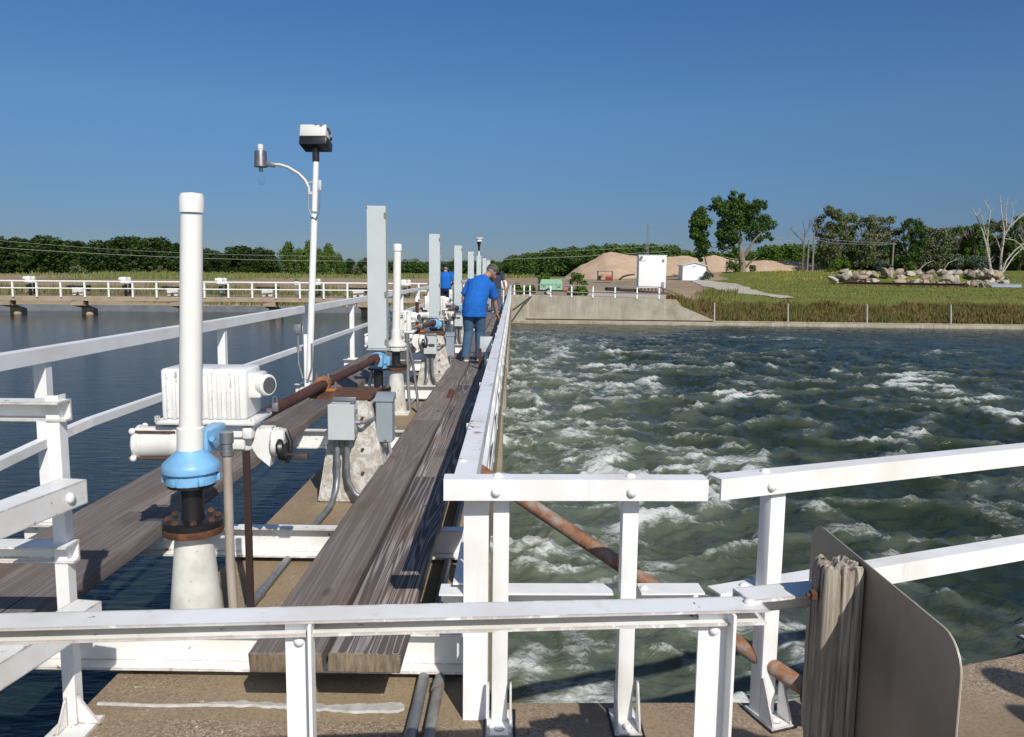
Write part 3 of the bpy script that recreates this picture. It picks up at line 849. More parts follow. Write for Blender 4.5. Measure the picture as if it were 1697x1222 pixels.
# ---- pedestals with the drive shaft, boxes and conduits
GREEN_LAB = ['nearest', 'second', 'third']
for k in range(NB - 1):
    y = 6.15 + BAY * k
    far = k > 2
    nm = GREEN_LAB[k] if not far else None
    t = empty('concrete_pedestal', (-1.205, y, SLAB), ('%s tapered concrete pedestal with peeling white paint, counted from the camera' % nm) if nm else 'tapered painted concrete pedestal far along the dam row', 'pedestal', 'painted concrete pedestals along the dam')
    b = MB()
    hb, ht = 0.28, 0.155
    prof = [(-hb, 0), (hb, 0), (0.245, 0.3), (ht + 0.03, 0.62), (ht, 0.79), (-ht, 0.79), (-0.235, 0.2)]
    prof = [(-0.265, 0), (0.30, 0), (0.135, 0.795), (-0.125, 0.795)]
    b.prism(prof, 0.46, Matrix.Translation((0, 0.23, 0)) @ Matrix.Rotation(R(90), 4, 'X'))
    es = [e for e in b.bm.edges]
    bmesh.ops.bevel(b.bm, geom=es, offset=0.015, segments=2, affect='EDGES')
    b.build('block', PEDC, t)
    for z in (0.24, 0.42, 0.66):
        b = MB(); b.cyl((0.085, -0.232, z), (0.085, -0.246, z), 0.012, 10)
        b.build('tie_bolt', RUST, t)
    b = MB(); b.box((-0.08, 0.0, 0.81), (0.46, 0.46, 0.02))
    b.build('top_plate', RUST, t)
    # shaft
    s = empty('drive_shaft', (-1.48, y, SLAB + 0.88), ('%s brown rusted drive shaft linking two hoists over its pedestal, counted from the camera' % nm) if nm else 'brown drive shaft between hoists far along the dam', 'drive shaft', 'rusted drive shafts along the dam')
    b = MB(); b.tube([(0.02, -1.83, 0.035), (0.012, 2.35, -0.062)], 0.036, 16)
    b.tube([(0.012, 2.14, -0.057), (0.012, 2.37, -0.063)], 0.056, 16)
    b.build('shaft', SHAFT, s)
    b = MB()
    b.box((0.01, 0.05, -0.052), (0.20, 0.10, 0.02), bev=0.006); b.box((0.0, 0.05, -0.02), (0.11, 0.10, 0.06), bev=0.015); b.cyl((0, 0.0, -0.003), (0, 0.10, -0.005), 0.056, 18)
    be = b.build('bearing_block', ORANGE, s)
    for sx, sz in ((-0.075, -.042), (0.1, -.042), (-.045, .025), (.045, .025)):
        b = MB(); b.lathe([(0, 0), (0.016, 0), (0.016, 0.016), (0.01, 0.017), (0.01, 0.05), (0, 0.05)], (sx, 0.05, sz), n=6)
        b.build('bolt', STEEL, be)
    # boxes
    j = empty('junction_box', (-1.245, y - 0.236, SLAB + 0.52), ('light grey junction box on the front of the %s concrete pedestal' % nm) if nm else 'light grey junction box on a far concrete pedestal', 'junction box', 'light grey junction boxes on the pedestals')
    b = MB(); b.box((0, -0.075, 0.135), (0.185, 0.15, 0.255), bev=0.004, seg=1)
    b.build('case', GREYBOX, j)
    b = MB(); b.box((0, -0.154, 0.134), (0.192, 0.010, 0.262), bev=0.003, seg=1)
    b.build('cover', GREYBOX, j)
    b = MB(); b.box((0, -0.02, 0.285), (0.17, 0.012, 0.03), bev=0.003); b.box((0.08, -0.10, 0.276), (0.03, 0.06, 0.012)); b.box((0.108, -0.13, 0.06), (0.014, 0.03, 0.03)); b.box((0.108, -0.13, 0.21), (0.014, 0.03, 0.03))
    b.build('clamps', GALV, j)
    d = empty('switch_box', (-0.965, y - 0.13, SLAB + 0.46), ('darker grey switch box on the right flank of the %s concrete pedestal' % nm) if nm else 'darker grey switch box beside a far concrete pedestal', 'switch box', 'darker grey switch boxes beside the pedestals')
    b = MB(); b.box((0, 0, 0.17), (0.125, 0.13, 0.33), bev=0.006, seg=1)
    b.build('case', GREYBOX2, d)
    b = MB(); b.prism([(0, 0), (0.15, 0), (0.15, 0.02), (0.02, 0.055), (0, 0.05)], 0.14, Matrix.Translation((-0.07, 0.075, 0.32)) @ Matrix(((0, 0, 1, 0), (-1, 0, 0, 0), (0, 1, 0, 0), (0, 0, 0, 1))))
    b.build('lid', GREYBOX2, d)
    b = MB(); b.box((0.01, -0.072, -0.015), (0.03, 0.014, 0.034), bev=0.003); b.tube([(0.0, -0.072, 0.0), (0.001, -0.072, 0.022), (0.01, -0.072, 0.028), (0.019, -0.072, 0.022), (0.02, -0.072, 0.0)], 0.0035, 6)
    b.build('padlock', STEEL, d)
    c = MB()
    c.tube([(-1.155, y - 0.31, SLAB + 0.64), (-1.09, y - 0.31, SLAB + 0.64), (-1.05, y - 0.25, SLAB + 0.65), (-1.04, y - 0.17, SLAB + 0.65)], 0.014, 10)
    c.cyl((-1.15, y - 0.31, SLAB + 0.64), (-1.12, y - 0.31, SLAB + 0.64), 0.02, 8)
    tag(c.build('conduit_elbow', GALV), ('short bent steel conduit joining the two boxes of the %s pedestal' % nm) if nm else 'short bent conduit between boxes of a far pedestal', 'conduit', 'short conduits between pedestal boxes')
    c = MB()
    c.tube([(-1.295, y - 0.30, SLAB + 0.53), (-1.295, y - 0.30, SLAB + 0.24), (-1.30, y - 0.34, SLAB + 0.13), (-1.315, y - 0.46, SLAB + 0.05), (-1.33, y - 0.60, SLAB + 0.03), (-1.335, y - 0.9, SLAB + 0.028), (-1.34, y - 2.25, SLAB + 0.028)], 0.021, 12)
    c.lathe([(0, 0), (0.025, 0), (0.025, 0.05), (0, 0.05)], (-1.295, y - 0.30, SLAB + 0.30), n=12)
    c.lathe([(0, 0), (0.026, 0), (0.026, 0.04), (0, 0.04)], (-1.34, y - 1.95, SLAB + 0.028), Matrix.Rotation(R(90), 3, 'X'), n=12)
    tag(c.build('conduit', GALV), ('grey conduit curving left out of the junction box on the %s pedestal' % nm) if nm else 'grey conduit curving left from a far junction box', 'conduit', 'conduits curving left from the junction boxes')
    c = MB()
    c.tube([(-1.225, y - 0.30, SLAB + 0.53), (-1.225, y - 0.30, SLAB + 0.28), (-1.215, y - 0.30, SLAB + 0.19), (-1.17, y - 0.30, SLAB + 0.10), (-1.09, y - 0.31, SLAB + 0.045), (-0.99, y - 0.32, SLAB + 0.026), (-0.6, y - 0.34, SLAB + 0.026)], 0.021, 12)
    c.lathe([(0, 0), (0.025, 0), (0.025, 0.05), (0, 0.05)], (-1.225, y - 0.30, SLAB + 0.28), n=12)
    tag(c.build('conduit', GALV), ('grey conduit sweeping right under the plank from the junction box on the %s pedestal' % nm) if nm else 'grey conduit sweeping right from a far junction box', 'conduit', 'conduits sweeping right from the junction boxes')

b = MB(); b.box((-1.30, 5.20, SLAB + 0.016), (0.20, 0.045, 0.03), bev=0.004)
tag(b.build('strut_channel', GALV), 'short galvanized strut channel on the deck under the nearest bent conduit', 'bracket')
# conduits lying on the deck by the right railing
b = MB(); b.tube([(-0.37, 2.6, SLAB + 0.024), (-0.365, 3.1, SLAB + 0.024), (-0.375, 4.75, SLAB + 0.024), (-0.37, 12, SLAB + 0.024), (-0.37, 48, SLAB + 0.024)], 0.024, 12)
tag(b.build('conduit', GALV), 'plain grey conduit lying along the deck beside the right railing', 'conduit')
RP2 = m_rust('half_rusted_conduit', [(0.08, 0.035, 0.02), (0.13, 0.06, 0.035), (0.20, 0.21, 0.21), (0.26, 0.27, 0.28)], 2.4)
b = MB(); b.tube([(-0.30, 2.55, SLAB + 0.022), (-0.297, 3.3, SLAB + 0.022), (-0.30, 3.6, SLAB + 0.022)], 0.023, 12)
b.lathe([(0, 0), (0.027, 0), (0.027, 0.06), (0, 0.06)], (-0.2975, 3.28, SLAB + 0.022), Matrix.Rotation(R(90), 3, 'X'), n=12)
tag(b.build('conduit', RP2), 'shorter conduit with brown rusted end between the grey conduit and the corner post', 'conduit')
b = MB(); b.tube([(-0.98, 8.75, SLAB + 0.03), (-0.78, 8.75, SLAB + 0.03)], 0.022, 10); b.tube([(-0.80, 8.6, SLAB + 0.05), (-0.72, 9.3, SLAB + 0.35)], 0.035, 10)
tag(b.build('rusty_pipe_stub', SHAFT), 'short brown pipe poking up from the deck beside the two nearest cone pedestals', 'pipe')
for k in range(1, 3):
    b = MB(); b.tube([(-1.33, 9.95 + BAY * (k - 1), SLAB + 0.92), (-1.26, 9.95 + BAY * (k - 1), SLAB + 0.6), (-1.2, 9.9 + BAY * (k - 1), SLAB + 0.2), (-1.17, 9.75 + BAY * (k - 1), SLAB + 0.03), (-1.0, 9.6 + BAY * (k - 1), SLAB + 0.03)], 0.018, 10)
    tag(b.build('cable_hose', m_plain('dark_grey_hose', (0.13, 0.13, 0.14), 0.55, 0, 0.2)), 'dark grey hose hanging from the %s white motor unit to the deck' % ('second' if k == 1 else 'third'), 'hose')

# rusty pipe slanting down from the right railing to the slab
b = MB(); p0 = Vector((-0.16, 4.0, 0.46)); p1 = P(1345, 1148, 3.02)
b.tube([p0 + (p0 - p1) * 0.02, p0, p1, p1 + (p1 - p0) * 0.03], 0.033, 20)
tag(b.build('slanting_pipe', RUSTPIPE), 'rust streaked pipe slanting down to the right through the corner railing', 'pipe')
b = MB(); c0 = P(1362, 1148, 2.98)
b.cyl(c0 + Vector((-0.02, 0.03, 0)), c0 + Vector((0.02, -0.03, 0)), 0.085, 20)
tag(b.build('pipe_flange', BLACK), 'round black flange at the low end of the slanting rusty pipe by the wooden post', 'flange')

# ---- lamp post on the left railing
def light_pole():
    base = Vector((-2.64, 10.2, -0.08))
    t = empty('lamp_post', base, 'slim white lamp post with a square floodlight and a bare bulb on a side arm', 'lamp post')
    lean = Vector((0.15, 0, 3.0))
    at_ = lambda f: lean * f
    b = MB(); b.box((0, 0, 0.01), (0.2, 0.16, 0.02)); b.box((-0.015, 0.02, 0.36), (0.07, 0.07, 0.7))
    b.build('base_plate', WHITE, t)
    b = MB(); b.tube([at_(0.04), at_(0.745)], 0.042, 16); b.tube([at_(0.755), at_(0.96)], 0.036, 16)
    b.build('pole', WHITE_CLEAN, t)
    top = at_(0.96)
    b = MB(); b.tube([top, top + Vector((0.0, 0, 0.17))], 0.043, 14); b.ball(top + Vector((0, -0.01, 0.19)), 0.045)
    b.build('pole_sleeve', BLACK, t)
    hc = top + Vector((0.0, 0.02, 0.30))
    rot = Matrix.Rotation(R(-4), 3, 'Z') @ Matrix.Rotation(R(-14), 3, 'X')
    b = MB(); b.box(hc + Vector((0, 0, 0.035)), (0.33, 0.25, 0.15), rot, bev=0.012)
    hd = b.build('floodlight', m_paint('sun_bleached_lamp_paint', (0.62, 0.60, 0.58), 0.20, (0.02, 0.018, 0.02), 0.5, 0.1, 0.3), t)
    b = MB()
    for sx in (-0.178, 0.178): b.cyl(hc + Vector((sx, 0.0, -0.02)), hc + Vector((sx * 1.12, 0, -0.02)), 0.022, 10)
    b.box(hc + Vector((0, -0.005, -0.085)), (0.345, 0.262, 0.11), rot, bev=0.01)
    b.build('lamp_bezel', BLACK, hd)
    # side arm
    a0 = at_(0.82) + Vector((-0.07, 0, 0))
    pts = [a0, a0 + Vector((-0.005, 0, 0.10)), a0 + Vector((-0.05, 0, 0.19)), a0 + Vector((-0.13, 0, 0.27)), a0 + Vector((-0.26, 0, 0.345)), a0 + Vector((-0.36, 0, 0.375)), a0 + Vector((-0.52, 0, 0.38))]
    b = MB(); b.tube(pts, 0.019, 12)
    b.box(a0 + Vector((0.035, 0, 0.03)), (0.09, 0.05, 0.035)); b.tube([a0 + Vector((-0.03, 0, 0.15)), a0 + Vector((0.07, 0, 0.18))], 0.008, 8)
    ar = b.build('side_arm', m_plain('off_white_arm', (0.60, 0.56, 0.51), 0.5, 0.0, 0.2), t)
    e = a0 + Vector((-0.60, 0, 0.41))
    b = MB(); b.box(e + Vector((0.10, 0, -0.03)), (0.15, 0.06, 0.055), Matrix.Rotation(R(10), 3, 'Y'), bev=0.008)
    b.lathe([(0.0, 0.13), (0.068, 0.13), (0.074, 0.115), (0.078, -0.03), (0.084, -0.05), (0.084, -0.065), (0.05, -0.065), (0.0, -0.06)], e, n=24)
    b.build('lamp_housing', m_plain('dull_aluminium', (0.20, 0.20, 0.21), 0.4, 0.6, 0.25, 10), ar)
    b = MB(); b.lathe([(0, 0.13), (0.034, 0.13), (0.034, 0.15), (0.038, 0.155), (0.036, 0.21), (0.0, 0.215)], e, n=18)
    b.build('photocell', m_plain('white_photocell', (0.7, 0.7, 0.68), 0.4), ar)
    b = MB(); b.lathe([(0, -0.06), (0.022, -0.06), (0.022, -0.085), (0.027, -0.10), (0.02, -0.125), (0, -0.125)], e, n=16)
    b.build('bulb_socket', STEEL, ar)
    gk = NT('clear_bulb_glass'); gk.b.inputs['Transmission Weight'].default_value = 1; gk.b.inputs['Roughness'].default_value = 0.02; gk.b.inputs['Base Color'].default_value = (0.95, 0.95, 0.95, 1); gk.b.inputs['IOR'].default_value = 1.03
    b = MB(); b.lathe([(0.014, -0.125), (0.02, -0.15), (0.038, -0.19), (0.043, -0.23), (0.036, -0.262), (0.018, -0.28), (0.0, -0.284)], e, n=18)
    b.build('bulb', gk.m, ar)
    jb = at_(0.845) + Vector((0.062, 0, 0.05))
    b = MB(); b.box(jb, (0.045, 0.06, 0.125), bev=0.004)
    b.build('control_box', GREYBOX, t)
    b = MB(); b.tube([a0 + Vector((-0.005, -0.03, 0)), a0 + Vector((-0.005, -0.045, -0.16)), a0 + Vector((0.04, -0.05, -0.27)), a0 + Vector((0.09, -0.05, -0.29)), a0 + Vector((0.13, -0.045, -0.2)), a0 + Vector((0.135, -0.02, 0.10))], 0.010, 8)
    b.build('loop_cable', GALV, t)
    b = MB(); b.box((-0.12, -0.03, 0.78), (0.09, 0.07, 0.12), bev=0.006); b.tube([(-0.12, -0.03, 0.72), (-0.115, -0.05, 0.35), (-0.06, -0.06, 0.14), (0.01, -0.06, 0.13), (0.06, -0.06, 0.3), (0.06, -0.05, 0.6)], 0.012, 8)
    b.build('outlet_box', GALV, t)
light_pole()
# second, smaller lamp post far down the row
t = empty('small_lamp_post', (-1.6, 36.0, SLAB), 'thin far lamp post with a dark funnel under a white drum head', 'lamp post')
b = MB(); b.tube([(0, 0, 0), (0, 0, 2.75)], 0.035, 10); b.build('pole', WHITE_CLEAN, t)
b = MB(); b.lathe([(0.04, 2.70), (0.05, 2.9), (0.10, 3.12), (0, 3.12)], n=14); b.build('funnel', BLACK, t)
b = MB(); b.lathe([(0, 3.12), (0.13, 3.12), (0.14, 3.24), (0.19, 3.25), (0.19, 3.29), (0, 3.30)], n=18); b.build('drum_head', PVC, t)
# orange stake beside the second grey box
b = MB(); b.box((-1.95, 16.0, 0.38), (0.07, 0.03, 0.92), bev=0.004); b.box((-1.95, 15.98, -0.06), (0.14, 0.06, 0.05))
tag(b.build('orange_stake', m_plain('orange_paint', (0.42, 0.13, 0.045), 0.6)), 'upright orange painted steel strut behind the second grey box', 'strut')

# ---- wooden post with the sign seen from behind
t = empty('wooden_post', (0.748, 1.872, SLAB), 'cracked grey wooden post in the lower right foreground', 'post')
b = MB()
nseg = 168
rings = []
zs = list(np.linspace(0, 1.04, 29)) + [1.068, 1.086, 1.098, 1.104]
HX, HY = 0.047, 0.042
cracks = [(-0.008, 0.014, 0.0020, 0.0), (0.021, 0.006, 0.0013, 1.0)]
for zi, z in enumerate(zs):
    ring = []
    for i in range(nseg):
        a = 2 * math.pi * i / nseg
        c_, s_ = math.cos(a), math.sin(a)
        pw_ = 7.0
        r = (abs(c_) ** pw_ + abs(s_) ** pw_) ** (-1 / pw_)
        x, y = HX * r * c_, HY * r * s_
        n_ = 0.0012 * pn(a * 2.2, z * 1.6) + 0.00035 * pn(a * 14, z * 2.1)
        face = max(abs(s_), abs(c_))
        dep = 0
        co__ = x if abs(s_) * 1.0 > abs(c_) else y
        for cp, cd, cw_, sd_ in cracks:
            w_ = cw_ * (0.45 + z)
            off = cp + 0.004 * pn(z * 3.0, sd_ * 7.3)
            dep = max(dep, cd * (0.35 + 0.75 * z) * math.exp(-((co__ - off) / w_) ** 2))
        k_ = 1 + n_ / 0.045
        if abs(s_) > abs(c_): y -= math.copysign(min(dep, 0.008), y)
        else: x -= math.copysign(min(dep, 0.008), x)
        if zi >= len(zs) - 3: k_ *= (0.985, 0.95, 0.90)[zi - len(zs) + 3]
        zz = z + (0.010 * pn(a * 3.1, 7.7) - (dep * 1.2) if zi >= len(zs) - 4 else 0)
        ring.append(b.bm.verts.new((x * k_, y * k_, zz)))
    rings.append(ring)
b.skin(rings, cap=False)
for fr_ in (0.8, 0.6, 0.4, 0.2):
    rings.append([b.bm.verts.new((v_.co.x * fr_, v_.co.y * fr_, 1.104 + 0.010 * pn(v_.co.x * fr_ * 60, v_.co.y * fr_ * 60) - 0.012 * math.exp(-((v_.co.x * fr_ + 0.018) / 0.005) ** 2) - 0.010 * math.exp(-((v_.co.x * fr_ - 0.012) / 0.004) ** 2))) for v_ in rings[len(zs) - 1]])
    b.skin(rings[-2:], cap=False)
cv = b.bm.verts.new((0, 0, 1.10))
for i in range(nseg): b.bm.faces.new((rings[-1][i], rings[-1][(i + 1) % nseg], cv))
b.build('timber', POSTWOOD, t, ang=55)
b = MB(); b.cyl((-0.04, -0.01, 1.03), (-0.074, -0.012, 1.03), 0.005, 8); b.lathe([(0, 0), (0.013, 0), (0.013, 0.012), (0, 0.012)], (-0.053, -0.011, 1.03), Matrix.Rotation(R(-90), 3, 'Y'), n=6)
b.build('bolt', RUST, t)
t = empty('sign_panel', (0.796, 1.788, 0.238), 'bare beige back of a metal sign with rounded corners fixed to the wooden post', 'sign')
b = MB()
W_, H_, r_ = 0.70, 0.60, 0.065
pts = []
for cx_, cy_, a0 in ((W_ - r_, r_, -90), (W_ - r_, H_ - r_, 0), (r_, H_ - r_, 90), (r_, r_, 180)):
    for i in range(7):
        a = R(a0 + 15 * i); pts.append((cx_ + r_ * math.cos(a), cy_ + r_ * math.sin(a)))
Mz = Matrix.Translation((0.0, -0.328, -0.025)) @ Matrix(((0, 0, 1, 0), (1, 0, 0, 0), (0, 1, 0, 0), (0, 0, 0, 1)))
b.prism(pts, 0.003, Mz)
b.build('panel', m_paint('bare_aluminium_back', (0.31, 0.25, 0.19), -0.02, (0.2, 0.17, 0.14), 0.45, 0.16, 0.8, edge=0.5, streak=0.25), t)
b = MB(); b.prism([(0.002 + (x) * 0.995, 0.002 + y * 0.995) for x, y in pts], 0.0015, Matrix.Translation((0.0033, 0, 0)) @ Mz)
b.build('sign_face', m_plain('white_sign_face', (0.7, 0.7, 0.68), 0.35), t)

# ================================================================= terrain
hor = lambda px: 452 + 0.012 * (px - 850)
CT = [(870, 489, 50.6), (985, 492, 50.6), (1100, 496, 50.6), (1000, 490, 58), (1090, 485, 66), (960, 482, 64), (900, 480, 66), (1000, 474, 84), (880, 468, 90), (850, 466, 100),
      (1200, 503, 53.8), (1300, 504, 53.8), (1400, 505, 53.8), (1500, 506, 53.8), (1690, 507, 53.8), (1180, 466, 97), (1148, 465, 97), (1110, 476, 80), (1200, 488, 62), (1230, 451, 106), (1300, 449, 106),
      (1400, 449, 104), (1330, 468, 84), (1400, 472, 80), (1500, 476, 77), (1690, 478, 77), (1250, 470, 84), (1300, 490, 62), (1500, 490, 62), (1690, 491, 62), (1500, 460, 92), (1690, 459, 94), (1500, 452, 112), (1690, 449, 112), (1600, 447, 140),
      (950, 463, 118), (1050, 462, 125), (700, 471, 75), (760, 463, 105), (600, 478, 68), (0, 480, 68), (150, 481, 68), (0, 462, 110), (150, 463, 110), (0, 453, 190), (300, 483, 66), (300, 465, 110), (300, 454, 200), (450, 480, 68),
      (500, 465, 110), (600, 461, 150), (700, 457, 240), (850, 457, 280), (1000, 458, 280)]
CTW = [P(*c) for c in CT]
CTX = np.array([[c.x, c.y, c.z] for c in CTW] + [[-150, 90, -.2], [-200, 250, 0.2], [150, 90, 1.6], [200, 250, 2.2], [70, 60, .2], [70, 100, 2.0], [0, 500, 0.6], [-500, 500, 0.5], [500, 500, 2.0]])
def landz(x, y):
    x = np.asarray(x, float); y = np.asarray(y, float)
    num = 0; den = 0
    for cx_, cy_, cz_ in CTX:
        w_ = 1.0 / ((x - cx_) ** 2 + (y - cy_) ** 2 + 4.0) ** 1.6
        num = num + w_ * cz_; den = den + w_
    return num / den
def groundz(x, y):
    z = landz(x, y) + 0.05 * fbm(x * 0.4, y * 0.4, 3, 2) * sstep(52, 60, y)
    z = z + 1.1 * np.exp(-((x - 42.5) / 7.5) ** 4 - ((y - 82.5) / 2.6) ** 2)
    wr = 0.3 + 3.4 * sstep(9.2, 12.4, x)
    sr = np.clip((y - 50.25) / wr, 0, 1)
    right = -1.62 + (z + 1.62) * sr
    right = np.where(y < 50.2, -4.2, right)
    yb = 58.75 + (x + 4) * 0.0945
    sl = np.clip((y - yb) / 2.6, 0, 1)
    left = -1.15 + (z + 1.15) * sl
    left = np.where(y < yb - .15, -4.2, left)
    m = sstep(-4.0, -3.0, x)
    return np.where(x > -3.4, right, left)
xs = np.concatenate([np.linspace(-6000, -140, 16)[:-1], np.linspace(-140, -46, 30)[:-1], np.linspace(-46, 46, 186)[:-1], np.linspace(46, 140, 30)[:-1], np.linspace(140, 6000, 16)])
ys = np.concatenate([[-400, -60, -10, 20, 45, 50.1, 50.15], np.linspace(50.25, 62, 90), np.linspace(62.4, 130, 110), np.linspace(132, 300, 50), np.linspace(320, 1000, 20), np.linspace(1200, 9000, 12)])
X, Y = np.meshgrid(xs, ys)
Z = groundz(X, Y)
def grid_faces(nx, ny):
    i = np.arange(nx - 1)[None, :] + nx * np.arange(ny - 1)[:, None]
    i = i.ravel()
    return np.stack([i, i + 1, i + 1 + nx, i + nx], 1)
# ground cover weights: grass, gravel, dirt
nz = fbm(X * .12, Y * .12, 4, 5)
edge = 15.5 - 0.075 * (Y - 52) + 1.2 * pn(X * .3, Y * .3, 3)
right_grass = sstep(-0.8, 0.8, X - edge - np.where(Y > 72, (Y - 72) * 0.42, 0) * 0 - 0) * np.where(Y < 250, 1, 1)
# line from (12.4,52) rising to the shed (23,97): grass lies right of it
ex = 11.2 + (Y - 51) * 0.30
right_grass = sstep(-1.0, 1.0, X - ex + 1.3 * pn(X * .35, Y * .35, 3))
left_grass = sstep(-0.08, 0.12, fbm(X * .035, Y * .07, 4, 8) + 0.25 * sstep(-2, -20, X) * sstep(105, 150, Y) - 0.08 + 0.35 * sstep(160, 200, Y) - 0.8 * (1 - sstep(80, 125, Y))) * (X < 3)
grass = np.clip(np.where(X > 3, right_grass, left_grass), 0, 1)
grass = np.where((X > 3) & (Y > 130), 1, grass)
gravel = sstep(0.2, 0.6, 1 - ((X - 8.4) / 5.5) ** 2 - ((Y - 60) / 8.5) ** 2 + 0.25 * pn(X * .5, Y * .5)) * (Y > 54)
GK = NT('ground_cover')
v = GK.co()
nf = GK.noise(v, 3.0, 6, 0.7); nb = GK.noise(v, 0.22, 5, 0.65)
sand = GK.mix(GK.ramp(nb, [(0.35, 0), (0.65, 1)]), (0.36, 0.27, 0.185), (0.26, 0.19, 0.125))
sand = GK.mix(GK.ramp(nf, [(0.45, 0), (0.7, 0.5)]), sand, (0.20, 0.16, 0.10))
gr = GK.mix(GK.ramp(nb, [(0.4, 0), (0.62, 1)]), (0.11, 0.15, 0.030), (0.19, 0.18, 0.055))
gr = GK.mix(GK.ramp(nf, [(0.4, 0), (0.75, 0.6)]), gr, (0.055, 0.08, 0.018))
gv = GK.mix(nf, (0.48, 0.43, 0.38), (0.36, 0.31, 0.26))
ga = GK.math('ADD', GK.attr('grass'), GK.math('MULTIPLY', GK.math('SUBTRACT', nf, 0.5), 0.5))
c = GK.mix(GK.ramp(ga, [(0.4, 0), (0.6, 1)]), sand, gr)
gva = GK.math('ADD', GK.attr('gravel'), GK.math('MULTIPLY', GK.math('SUBTRACT', nf, 0.5), 0.6))
c = GK.mix(GK.ramp(gva, [(0.4, 0), (0.6, 1)]), c, gv)
GROUND = GK.set(c, 0.95, 0, GK.bump(nf, 0.6, 0.08), 0.1)
gnd = np_mesh('ground', np.stack([X, Y, Z], -1).reshape(-1, 3), grid_faces(len(xs), len(ys)), GROUND, attrs={'grass': grass.ravel(), 'gravel': gravel.ravel()}, smooth=True)
tag(gnd, kind='structure')

# gravel path that runs down from the shed
pa = [(1155, 467, 94), (1172, 470, 88), (1195, 476, 80), (1222, 483, 71), (1262, 490, 63), (1310, 496, 58)]
wds = [0.9, 1.5, 1.7, 1.6, 1.3, 0.5]
pw = [P(*q) for q in pa]
pts, wd = [], []
for i in range(len(pw) - 1):
    for t_ in np.linspace(0, 1, 12, endpoint=False):
        pts.append(pw[i].lerp(pw[i + 1], t_)); wd.append(wds[i] * (1 - t_) + wds[i + 1] * t_)
V = []
for i, p in enumerate(pts):
    d = (pts[min(i + 1, len(pts) - 1)] - pts[max(i - 1, 0)]); n_ = Vector((d.y, -d.x, 0)).normalized()
    for s_ in np.linspace(-1, 1, 9):
        q = p + n_ * s_ * wd[i] * (1 + 0.2 * pn(i * 0.4, s_ * 3))
        V.append((q.x, q.y, float(groundz(q.x, q.y)) + 0.05 + 0.03 * (1 - abs(s_))))
path = np_mesh('path', V, grid_faces(9, len(pts)), m_concrete('pale_path_gravel', (0.56, 0.50, 0.43), (0.45, 0.39, 0.32), 0.0, st=0.15), smooth=True)
tag(path, kind='structure')

# ================================================================= water
# rapids to the right of the dam
xs = np.concatenate([-0.9 + 62 * (np.linspace(0, 1, 640)) ** 1.75])
ys = np.exp(np.linspace(np.log(2.4), np.log(50.1), 620))
X, Y = np.meshgrid(xs, ys)
WZ = -1.72
wx = X + 0.9 * fbm(X * 0.3, Y * 0.3, 3, 11); wy = Y + 0.9 * fbm(X * 0.3, Y * 0.3, 3, 17)
act = (1.0 - 0.72 * sstep(7, 30, X)) * (1 - 0.75 * sstep(33, 44, Y)) * (0.55 + 0.45 * sstep(2, 9, Y))
def ridge(a): return (1 - np.abs(a)) ** 2
r1 = ridge(pn(wx * 0.42, wy * 0.62, 1) * 1.25)
r2 = ridge(pn(wx * 0.95 + 4, wy * 1.35, 2) * 1.2)
r3 = ridge(pn(wx * 2.2, wy * 3.0, 3) * 1.2)
f4 = fbm(wx * 4.5, wy * 6.5, 3, 21)
big = fbm(X * 0.16, Y * 0.22, 3, 31)
h = (0.17 * (r1 - .4) * sstep(-.35, .35, big + .25) + 0.11 * (r2 - .4) + 0.065 * (r3 - .4)) * act * (0.6 + 0.4 * sstep(5, 14, Y)) + (0.018 + 0.034 * act) * f4
h = h + 0.12 * act * big
patch = sstep(0.0, 0.55, big + 0.34 * fbm(X * .5, Y * .8, 3, 41))
crest = 0.55 * r1 + 0.38 * r2 + 0.16 * r3
near = 1 - sstep(0.2, 5.5, X + 0.9 * fbm(X * .5, Y * .35, 2, 51))
stre = fbm(wx * 1.2, wy * 4.2, 5, 61)
foam = sstep(0.66, 0.98, crest + 0.30 * stre + 0.14 * patch + 0.10 * near) * act ** 0.6 * (0.35 + 0.65 * patch) 
foam = foam + 0.38 * near * sstep(-0.05, 0.5, stre + 0.45 * r2 - 0.12) * sstep(3, 6, Y)
foam = foam * (1 - 0.9 * sstep(38, 46, Y)) 
foam = foam + 0.30 * sstep(0.24, 0.6, 0.55 * stre + 0.35 * r3 * patch - 0.05 + 0.15 * near) * act * (0.35 + 0.65 * patch) * (1 - 0.9 * sstep(38, 46, Y))
foam = np.clip(foam * (1 - 0.5 * sstep(9, 26, X)), 0, 1)
aer = np.clip(0.75 * near + 0.30 * patch * act + 0.35 * sstep(.45, .8, r1) * act, 0, 1) * (1 - 0.8 * sstep(36, 45, Y))
h = h + 0.05 * foam * np.abs(fbm(wx * 7, wy * 9, 3, 71)) * 2
WK = NT('rapids_water')
v = WK.co()
fn = WK.noise(WK.co((1, 2.0, 1)), 6.5, 9, 0.75, 0.7)
lc = WK.noise(WK.co((1, 1.9, 1)), 4.2, 7, 0.68, 1.1)
lace = WK.math('SUBTRACT', 1.0, WK.math('MULTIPLY', WK.math('ABSOLUTE', WK.math('SUBTRACT', lc, 0.5)), 7.0))
fa = WK.attr('foam')
fm = WK.math('ADD', fa, WK.math('ADD', WK.math('MULTIPLY', WK.math('SUBTRACT', fn, 0.5), 1.5), WK.math('MULTIPLY', WK.math('MULTIPLY', lace, 0.34), WK.math('MINIMUM', WK.math('MULTIPLY', WK.math('ADD', fa, 0.06), 3.0), 1.0))))
mask = WK.ramp(fm, [(0.42, 0), (0.72, 0.40), (1.35, 1)])
deep = WK.mix(WK.attr('aer'), (0.022, 0.033, 0.020), (0.115, 0.135, 0.098))
c = WK.mix(mask, deep, (0.50, 0.52, 0.50))
